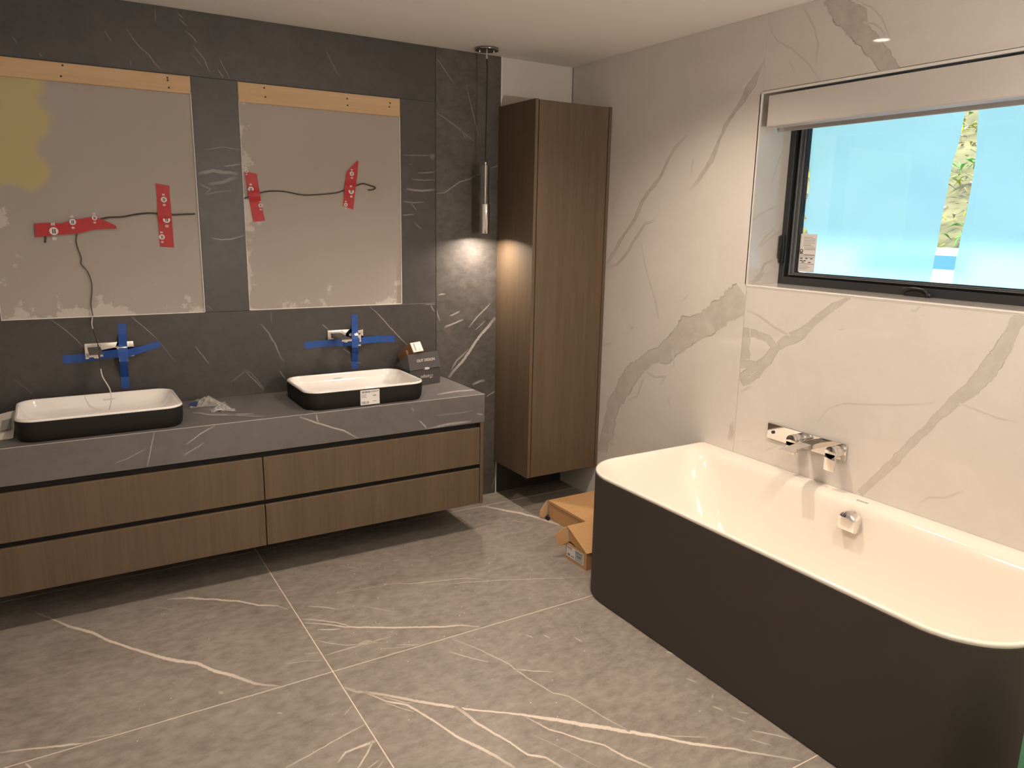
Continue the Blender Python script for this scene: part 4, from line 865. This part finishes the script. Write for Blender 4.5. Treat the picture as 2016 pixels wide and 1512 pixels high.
# crumpled clear bags, folded paper
def bag(x0, x1, y0, y1, h, label, blue):
    b = thing('plastic_bag', label, 'bag', ((x0 + x1) / 2, (y0 + y1) / 2, ZC), 'crumpled clear bags on the worktop')
    bm = bmesh.new(); n, k_ = 14, 9; rows = []
    for i in range(n + 1):
        row = []
        for q in range(k_ + 1):
            u, v = i / n, q / k_; e = min(1, 4 * min(u, 1 - u)) * min(1, 3.5 * min(v, 1 - v))
            z = ZC + 0.002 + e * h * (0.35 + 0.65 * random.random()) * (0.6 + 0.8 * math.exp(-((u - .5) / .2) ** 2) )
            row.append(bm.verts.new((x0 + (x1 - x0) * (u + random.uniform(-.03, .03)), y0 + (y1 - y0) * (v + random.uniform(-.08, .08)) + .25 * (y1 - y0) * math.sin(u * 5), z)))
        rows.append(row)
    for a, c in zip(rows, rows[1:]):
        for q in range(k_): bm.faces.new((a[q], a[q + 1], c[q + 1], c[q]))
    obj('crumpled_film', bm, M['bag'], b)
    bm = bmesh.new(); slab(bm, [(x0 - 0.01, (y0 + y1) / 2, ZC + 0.012), (x0 + 0.03, y0 + 0.01, ZC + 0.010), (x0 + 0.045, y1 - 0.01, ZC + 0.02)] if blue else [(x0 + .02, y0 + .01, ZC + .008), (x0 + .06, y0 + .012, ZC + .008), (x0 + .05, y1 - .01, ZC + .01)], (0, 0, 1), .0006)
    obj('printed_corner', bm, mat('blue_print', (0.02, 0.05, 0.16), .4) if blue else M['label'], b)
bag(0.500, 0.660, 3.660, 3.755, 0.034, 'larger crumpled clear bag with blue print between the two basins', True)
bag(0.570, 0.675, 3.540, 3.600, 0.022, 'smaller flat clear bag in front of the larger one on worktop', False)
pp = thing('folded_paper', 'white folded paper with a painted grey shadow left of left basin', 'paper', (-0.26, 3.60, ZC))
bm = bmesh.new(); rows = []
for i in range(9):
    u = i / 8; rows.append([bm.verts.new((-0.39 + 0.207 * u + 0.006 * v * 2, 3.468 + 0.20 * v, ZC + 0.003 + 0.05 * u * (1 - v) * 0.0 + v * (0.02 + 0.045 * u) + 0.004 * math.sin(u * 6 + v * 3))) for v in (0, .25, .5, .75, 1)])
for a, c in zip(rows, rows[1:]):
    for q in range(4): bm.faces.new((a[q], a[q + 1], c[q + 1], c[q]))
obj('sheet', bm, M['paper'], pp, smooth=60)
bm = bmesh.new(); slab(bm, [(-0.222, 3.512, ZC + 0.026), (-0.190, 3.515, ZC + 0.030), (-0.188, 3.60, ZC + 0.052), (-0.220, 3.60, ZC + 0.046)], (0, -0.3, 1), .0006); obj('shadow_patch', bm, M['print_grey'], pp)  # grey colour stands in for the shadow on the paper

# ------------------------------------------------------------------ pendant lamp
px_, py_ = 1.902 * S, 3.404 * S
pd = thing('pendant_lamp', 'slim chrome and glass pendant lamp hanging beside the tall cabinet', 'lamp', (px_, py_, H))
bm = bmesh.new(); cyl(bm, (px_, py_, H - 0.006), 0.0635, 0.012, n=40, bev=0.002); cn = obj('ceiling_rose', bm, M['darkchrome'], pd, smooth=40)
for dx, dy in ((0.036, -0.012), (-0.036, 0.012)):
    bm = bmesh.new(); cyl(bm, (px_ + dx, py_ + dy, H - 0.016), 0.0045, 0.010, n=14, bev=0.001); obj('screw', bm, M['chrome'], cn, smooth=40)
bm = bmesh.new(); cyl(bm, (px_, py_, H - 0.032), 0.0055, 0.042, n=16, r2=0.0045); obj('cord_grip', bm, M['chrome'], pd, smooth=40)
zg1, zg0, zl = 1.783 * S, 1.592 * S, 1.447 * S
bm = bmesh.new(); tube(bm, smoothline([(px_, py_, H - 0.05), (px_ + .004, py_, H - 0.12), (px_ + .002, py_, H - 0.3), (px_ - .001, py_, zg1 + 0.1), (px_, py_, zg1 + 0.01)]), 0.0033); obj('cord', bm, M['cord'], pd, smooth=60)
bm = bmesh.new(); cyl(bm, (px_, py_, zg1 + 0.006), 0.0055, 0.014, n=16); obj('ferrule', bm, M['chrome'], pd, smooth=40)
bm = bmesh.new()
loft(bm, [[(px_ + r * math.cos(a), py_ + r * math.sin(a), z) for a in [2 * PI * k / 32 for k in range(32)]] for r, z in ((0.0165, zg0 + .001), (0.0245, zg0 + .001), (0.0245, zg1), (0.0055, zg1), (0.0055, zg1 - 0.004), (0.0165, zg1 - 0.004), (0.0165, zg0 + .001))])
obj('glass_tube', bm, M['lampglass'], pd, smooth=40)
bm = bmesh.new(); cyl(bm, (px_, py_, (zg0 + zg1) / 2), 0.004, zg1 - zg0 - 0.006, n=14); obj('inner_rod', bm, M['chrome'], pd, smooth=40)
bm = bmesh.new()
loft(bm, [[(px_ + r * math.cos(a), py_ + r * math.sin(a), z) for a in [2 * PI * k / 40 for k in range(40)]] for r, z in ((0.0215, zl + 0.006), (0.0215, zl + .0005), (0.0225, zl), (0.0252, zl), (0.0255, zl + .001), (0.0255, zg0 - .001), (0.0245, zg0))], True, True); obj('lamp_body', bm, M['chrome'], pd, smooth=40)
bm = bmesh.new(); cyl(bm, (px_, py_, zl + 0.002), 0.0205, 0.003, n=28); obj('led', bm, M['led'], pd)
ld = bpy.data.lights.new('pendant_light', 'AREA'); ld.energy = PENDANT_W; ld.color = WARM; ld.shape = 'DISK'; ld.size = 0.040; ld.spread = math.radians(158)
lo = bpy.data.objects.new('bulb_light', ld); COL.objects.link(lo); lo.location = (px_, py_, zl - 0.0006); attach(lo, pd)

# ------------------------------------------------------------------ recessed downlights, the last three added unseen as fill
for k, (x, y, w) in enumerate(DOWNLIGHTS):
    names = ['recessed ceiling downlight above the far end of the bath', 'recessed ceiling downlight in front of the middle of the vanity', 'recessed ceiling downlight in front of the left end of vanity', 'recessed ceiling downlight above the near end of the bath', 'recessed ceiling downlight in the middle of the room', 'left added unseen fill light near the wall behind the camera', 'middle added unseen fill light near the wall behind the camera', 'right added unseen fill light near the wall behind the camera']
    d_ = thing('downlight', names[k], 'light', (x, y, H), 'recessed ceiling downlights')
    bm = bmesh.new()
    loft(bm, [[(x + r * math.cos(a), y + r * math.sin(a), z) for a in [2 * PI * q / 36 for q in range(36)]] for r, z in ((0.036, H - 0.001), (0.036, H - 0.004), (0.050, H - 0.004), (0.054, H - 0.001))]); obj('trim_ring', bm, M['blind'], d_, smooth=40)
    bm = bmesh.new(); cyl(bm, (x, y, H - 0.0015), 0.035, 0.002, n=32); obj('lens', bm, M['lens'], d_)
    ld = bpy.data.lights.new('downlight_beam', 'SPOT'); ld.energy = w; ld.color = (1.0, 0.82, 0.67) if x > 1.5 else WARM; ld.spot_size = math.radians(140); ld.spot_blend = 1.0; ld.shadow_soft_size = 0.012
    lo = bpy.data.objects.new('lamp_beam', ld); COL.objects.link(lo); lo.location = (x, y, H - 0.016); attach(lo, d_)

# ------------------------------------------------------------------ tall cabinet
tx0, tx1, ty, tz0, tz1 = 2.0415 * S, XR - 0.001, 3.173 * S, 0.1915 * S, 2.081 * S
tc_ = thing('tall_cabinet', 'tall brown oak wall cabinet hanging in the corner beside the pendant', 'cabinet', ((tx0 + tx1) / 2, (ty + D) / 2, tz0))
bm = bmesh.new(); box(bm, tx0 + 0.0195, tx1 - 0.0195, ty + 0.022, D - 0.001, tz0 + 0.004, tz1 - 0.004); obj('carcass', bm, M['black'], tc_)
obj('side_panel', B(tx0, tx0 + 0.019, ty, D - 0.001, tz0, tz1, bev=0.001), M['oak'], tc_)
obj('side_panel', B(tx1 - 0.019, tx1, ty, D - 0.001, tz0, tz1, bev=0.001), M['oak'], tc_)
obj('top_panel', B(tx0 + 0.0192, tx1 - 0.0192, ty + 0.022, D - 0.001, tz1 - 0.0035, tz1), M['oak'], tc_)
obj('bottom_panel', B(tx0 + 0.0192, tx1 - 0.0192, ty + 0.022, D - 0.001, tz0, tz0 + 0.0035), M['oak'], tc_)
obj('door', B(tx0 + 0.0240, tx1 - 0.0230, ty + 0.001, ty + 0.020, tz0 + 0.0015, tz1 - 0.004, bev=0.001), M['oak'], tc_)

# ------------------------------------------------------------------ bath
bX0, bX1, bY0, bY1, bZ = 1.785 * S, XR - 0.0012, 0.752 * S, 2.402 * S, 0.5335 * S
bt = thing('bathtub', 'back to wall bathtub with white inside and dark graphite outer panel', 'bathtub', ((bX0 + bX1) / 2, (bY0 + bY1) / 2, 0))
def br_(dl, dr, d0, d1, z, rf, rb): return [(x, y, z) for x, y in ring_pts(bX0 + dl, bX1 - dr, bY0 + d0, bY1 - d1, (rf, rb, rb, rf), 16)]
RF = 0.215
bm = bmesh.new(); loft(bm, [br_(.004, 0, .004, .004, 0.0008, RF - .004, .004), br_(.0, 0, .0, .0, 0.006, RF, .004), br_(0, 0, 0, 0, bZ - 0.016, RF, .004), br_(.004, 0, .004, .004, bZ - 0.0155, RF - .004, .004)], True); obj('outer_panel', bm, M['tubshell'], bt, smooth=35)
bm = bmesh.new()
prof = [(.003, 0, .003, .003, bZ - .0155, RF, .004), (.0005, 0, .0005, .0005, bZ - .012, RF, .004), (.0005, 0, .0005, .0005, bZ - .004, RF, .004), (.004, .001, .004, .004, bZ, RF - .004, .006), (.013, .012, .013, .013, bZ, RF - .013, .012), (.017, .030, .017, .017, bZ - .002, RF - .017, .02), (.021, .058, .024, .024, bZ - .008, RF - .02, .05),
        (.026, .078, .035, .035, bZ - .022, RF - .02, .09), (.036, .088, .055, .055, bZ - .06, RF - .02, .13), (.052, .100, .095, .095, bZ - .14, RF - .02, .16), (.075, .122, .16, .16, bZ - .25, RF - .02, .17), (.105, .155, .235, .235, bZ - .34, RF - .03, .17), (.145, .20, .31, .31, bZ - .40, .16, .16), (.20, .25, .40, .40, bZ - .425, .12, .12), (.27, .30, .52, .52, bZ - .43, .06, .06)]
loft(bm, [br_(*q) for q in prof], False, True); obj('tub_interior', bm, M['acrylic'], bt, smooth=60)
# overflow and filler knob on the wall side
c = at(1671, 1027, 0, XR - .115); oc = Vector((XR - .112, c.y, c.z))
bm = bmesh.new(); prof2 = [(math.cos(a) * .040, math.sin(a) * .040) for a in [PI * k / 18 for k in range(19)]]
prof2 = [(.040, -.040)] + prof2 + [(-.040, -.040)]
loft(bm, [[(oc.x + dx, oc.y + u * s_, oc.z + v * s_ + .004) for u, v in prof2] for dx, s_ in ((.03, .98), (-.014, 1.0), (-.022, .95), (-.029, .78), (-.033, .45), (-.034, .2))], True, True); bmesh.ops.recalc_face_normals(bm, faces=bm.faces); obj('overflow_knob', bm, M['chrome'], bt, smooth=35)
p = at(1701, 985, 2, bZ); obj('maker_mark', text_bm('DURAVIT', 0.012, frame((bX1 - .045, p.y, bZ - .0035), (0, -1, 0), (1, 0, .25)), 0.0003), M['print_grey'], bt)

# ------------------------------------------------------------------ bath mixer
mx_ = thing('bath_mixer', 'chrome wall mixer with flat spout and two levers above the bath', 'tap', (XR, 2.02, 0.74))
PY0, PY1, PZ0, PZ1 = 1.8195, 2.2205, 0.7045, 0.7745
bm = bmesh.new(); box(bm, XR - .009, XR, PY0, PY1, PZ0, PZ1, .001); obj('wall_plate', bm, M['chrome'], mx_)
bm = bmesh.new(); cyl(bm, (XR - .011, 2.188, .738), .0075, .005, 'x', 18); obj('diverter_button', bm, M['print_dark'], mx_, smooth=40)
def mixer_handle(y, z, down):
    bm = bmesh.new(); cyl(bm, (XR - .028, y, z), .0255, .04, 'x', 30, bev=.001); hb = obj('handle_base', bm, M['chrome'], mx_, smooth=40)
    bm = bmesh.new(); cyl(bm, (XR - .0585, y, z), .0255, .019, 'x', 30, bev=.0012)
    box(bm, XR - .068, XR - .058, y - .0245, y + .0245, z - down, z - .004, .002, seg=2); obj('lever', bm, M['chrome'], mx_, smooth=40)
mixer_handle(2.045, .742, .058); mixer_handle(1.850, .742, .078)
bm = bmesh.new(); ys0, ys1 = 1.943, 1.997
loft(bm, [[(x, ys0, z1), (x, ys1, z1), (x, ys1, z0), (x, ys0, z0)] for x, z0, z1 in ((XR - .008, .728, .752), (XR - .07, .730, .749), (XR - .197, .732, .739))], True, True); bmesh.ops.recalc_face_normals(bm, faces=bm.faces); obj('spout', bm, M['chrome'], mx_)

# ------------------------------------------------------------------ cardboard boxes on the floor
ca = thing('cardboard_box', 'flat cardboard mailer box behind the smaller one, under the tall cabinet', 'box', (2.49, 3.12, 0), 'cardboard boxes beside the bath')
hA = 0.107
obj('box_body', B(2.300, 2.690, 2.90, 3.338, 0.0005, hA - 0.006, bev=0.0015), M['cardboard'], ca)
bm = bmesh.new(); box(bm, 2.298, 2.692, 2.898, 3.341, hA - 0.0055, hA, 0.0012); box(bm, 2.2965, 2.2985, 2.90, 3.339, hA - 0.014, hA - 0.001); obj('lid', bm, M['cardboard'], ca)
bm = bmesh.new(); e = [(0, 0), (0.0, -0.012), (0.006, -.1), (0.03, -.104), (0.052, -.085), (0.05, -.05), (0.012, -.006)]
slab(bm, [(2.297 - .06 * (u / .052), 3.345 - .012 * (u / .052), hA - .002 + v * .95) for u, v in e], (0.1, 1, 0), .003); obj('tuck_ear', bm, M['cardedge'], ca)
cb = thing('cardboard_box', 'smaller cardboard box with raised lid and shipping label nearest the bath', 'box', (2.23, 2.78, 0), 'cardboard boxes beside the bath')
hB = 0.0835; x0, x1, y0, y1 = 2.083, 2.40, 2.692, 2.862
bm = bmesh.new(); t_ = .003
box(bm, x0, x0 + t_ * 2, y0, y1, .0005, hB); box(bm, x1 - t_, x1, y0, y1, .0005, hB); box(bm, x0 + t_ * 2, x1 - t_, y0, y0 + t_, .0005, hB); box(bm, x0 + t_ * 2, x1 - t_, y1 - t_, y1, .0005, hB); box(bm, x0 + t_ * 2, x1 - t_, y0 + t_, y1 - t_, .0005, .004)
obj('box_body', bm, M['cardboard'], cb)
rise = 0.085; yb = y1 - 0.005
bm = bmesh.new(); slab(bm, [(x0 - .002, y0 - .001, hB + .002), (x1, y0 - .001, hB + .002), (x1, yb, hB + rise), (x0 - .002, yb, hB + rise)], (0, 0.45, -1), -.003); lidb = obj('lid', bm, M['cardboard'], cb)
bm = bmesh.new(); slab(bm, [(x0 + .004, y0 + .004, hB + .001), (x0 + .004, yb - .002, hB + rise - .003), (x0 + .004, yb - .012, hB + .016), (x0 + .004, yb - .07, hB + .004)], (1, 0, 0), .003); obj('lid_side', bm, M['cardboard'], lidb)
bm = bmesh.new(); slab(bm, [(x0 - .003, yb + .002, hB + rise - .002), (x0 - .052, yb + .03, hB + .042), (x0 - .05, yb + .022, hB + .012), (x0 - .034, yb + .008, hB - .012), (x0 - .012, yb - .005, hB - .010), (x0 - .003, yb - .014, hB + .008)], (.3, 1, .1), .003); obj('tuck_ear', bm, M['cardboard'], lidb)
bm = bmesh.new(); nrm = Vector((0, -rise, yb - y0)).normalized()
def lidp(u, v): return Vector((x0 + .0 + u, y0 + (yb - y0) * v, hB + .0056 + rise * v))
poly(bm, [lidp(.125, .44), lidp(.165, .36), lidp(.22, .44), lidp(.22, .54)], 0); poly(bm, [lidp(.145, .435) + nrm * .0003, lidp(.17, .40) + nrm * .0003, lidp(.22, .45) + nrm * .0003, lidp(.22, .51) + nrm * .0003], 1); poly(bm, [lidp(.09, .27), lidp(.16, .25), lidp(.16, .235), lidp(.1, .25)], 0)
obj('printed_mark', bm, [M['print_white'], M['print_red']], lidb)['kind'] = 'stuff'
ll = obj('shipping_label', B(x0 - .0012, x0 - .0002, y0 + .022, y1 - .006, .016, hB - .010), M['label'], cb)
bm = bmesh.new(); Y = lambda u: y1 - .006 - (y1 - y0 - .028) * u; Z = lambda v: .016 + (hB - .026) * v
def lb(u0, u1, v0, v1, mi=0): poly(bm, [(x0 - .0016, Y(u0), Z(v0)), (x0 - .0016, Y(u1), Z(v0)), (x0 - .0016, Y(u1), Z(v1)), (x0 - .0016, Y(u0), Z(v1))], mi)
lb(.52, .96, .05, .97, 1)
for k in range(5): lb(.62 + .05 * k, .645 + .05 * k, .40, .62)
for k in range(4): lb(.08 + .035 * k, .105 + .035 * k, .12, .32)
for v in (.93, .86, .79): lb(.05, .33, v, v + .03)
lb(.30, .46, .18, .24); lb(.56, .94, .93, .95)
bm.faces.ensure_lookup_table(); text_bm('DURAVIT', .0135, frame((x0 - .0018, Y(.74), Z(.80)), (0, -1, 0), (0, 0, 1)), .0002, bm); obj('printing', bm, [M['print_dark'], mat('label_grey', (.42, .44, .48), .6)], ll)['kind'] = 'stuff'
# scrap of clear plastic by the big box, crumbs on the floor
sc_ = bmesh.new(); c = at(1081, 1022, 2, 0); cyl(sc_, (c.x - .012, c.y - .006, .009), .016, .016, 'x', 16, r2=.010); o = obj('plastic_scrap', sc_, M['cord'], smooth=40); tag(o, 'small dark plastic scrap on the floor at the mailer box corner', 'scrap')
db = bmesh.new(); random.seed(11)
spots = [(924, 1014), (1006, 1023), (975, 1037), (850, 1095), (901, 1126), (995, 1137), (1010, 1103), (963, 1110), (976, 1092), (1144, 1121), (1049, 1001), (975, 974), (940, 1041), (1043, 1178), (896, 1156), (953, 1173), (1008, 1167), (318, 1210), (322, 1209), (835, 1307), (982, 1255), (990, 1262), (1166, 1183)]
for _ in range(70):
    spots.append((random.uniform(650, 1160), random.uniform(1060, 1290)))
for _ in range(30): spots.append((random.uniform(250, 1400), random.uniform(1250, 1480)))
for x, y in spots:
    p = at(x, y, 2, 0)
    if p.x > bX0 - .01 or p.y > D - .05: continue
    r = random.uniform(.0010, .0024); g = bmesh.ops.create_icosphere(db, subdivisions=1, radius=r)
    for v in g['verts']: v.co = Vector((v.co.x * random.uniform(.7, 1.6), v.co.y * random.uniform(.7, 1.4), v.co.z * .7)) + Vector((p.x, p.y, r * .6))
o = obj('plaster_crumbs', db, M['debris']); o['kind'] = 'stuff'; tag(o, 'scattered pale plaster crumbs on the floor tiles', 'debris')
# green crate in front of the near end of the bath
p = at(2009, 1480, 0, 1.70)
gb = thing('plastic_crate', 'green plastic crate on the floor in front of the near end of the bath', 'crate', (1.85, p.y - .2, 0))
bm = bmesh.new(); gx0, gx1, gy0, gy1, gh = 1.70, 2.06, p.y - .40, p.y, .62
box(bm, gx0, gx1, gy0, gy1, .001, .008); box(bm, gx0, gx0 + .006, gy0, gy1, .008, gh); box(bm, gx1 - .006, gx1, gy0, gy1, .008, gh); box(bm, gx0 + .006, gx1 - .006, gy0, gy0 + .006, .008, gh); box(bm, gx0 + .006, gx1 - .006, gy1 - .006, gy1, .008, gh)
obj('crate_body', bm, M['green'], gb)
# ------------------------------------------------------------------ added fill lamp, unseen behind the camera, turned up to brighten the ceiling
wl = thing('fill_lamp', 'added unseen fill lamp on a tripod turned up at the ceiling behind the camera', 'lamp', (1.75, -0.95, 0))
wx, wy, wz = 1.75, -0.95, 1.45
bm = bmesh.new(); tube(bm, [(wx, wy, .45), (wx, wy, wz - .06)], .014); obj('pole', bm, M['frame'], wl, smooth=60)
for k in range(3):
    a = 2 * PI * k / 3 + .4; bm = bmesh.new(); tube(bm, [(wx, wy, .62), (wx + .38 * math.cos(a), wy + .38 * math.sin(a), .012)], .010); obj('leg', bm, M['frame'], wl, smooth=60)
wm = Matrix.Translation((wx, wy, wz)) @ Matrix.Rotation(math.radians(-24), 4, 'X')
bm = bmesh.new(); loft(bm, [[wm @ Vector((x * k, y * k, z)) for x, y in ((-.11, -.085), (.11, -.085), (.11, .085), (-.11, .085))] for k, z in ((.6, -.055), (1, -.02), (1, .012), (.93, .012), (.93, 0))], True, True); obj('lamp_head', bm, M['frame'], wl)
bm = bmesh.new(); box(bm, -.10, .10, -.077, .077, .0006, .002, mtx=wm); obj('lens', bm, M['lens'], wl)
ld = bpy.data.lights.new('fill_source', 'AREA'); ld.energy = FILL_LAMP_W; ld.color = (1.0, 0.90, 0.80); ld.shape = 'RECTANGLE'; ld.size = .19; ld.size_y = .145
lo = bpy.data.objects.new('lamp_beam', ld); COL.objects.link(lo); lo.matrix_world = wm @ Matrix.Translation((0, 0, .004)) @ Matrix.Rotation(PI, 4, 'X'); lo.parent = wl; lo.matrix_parent_inverse = Matrix.Translation(wl.location).inverted()
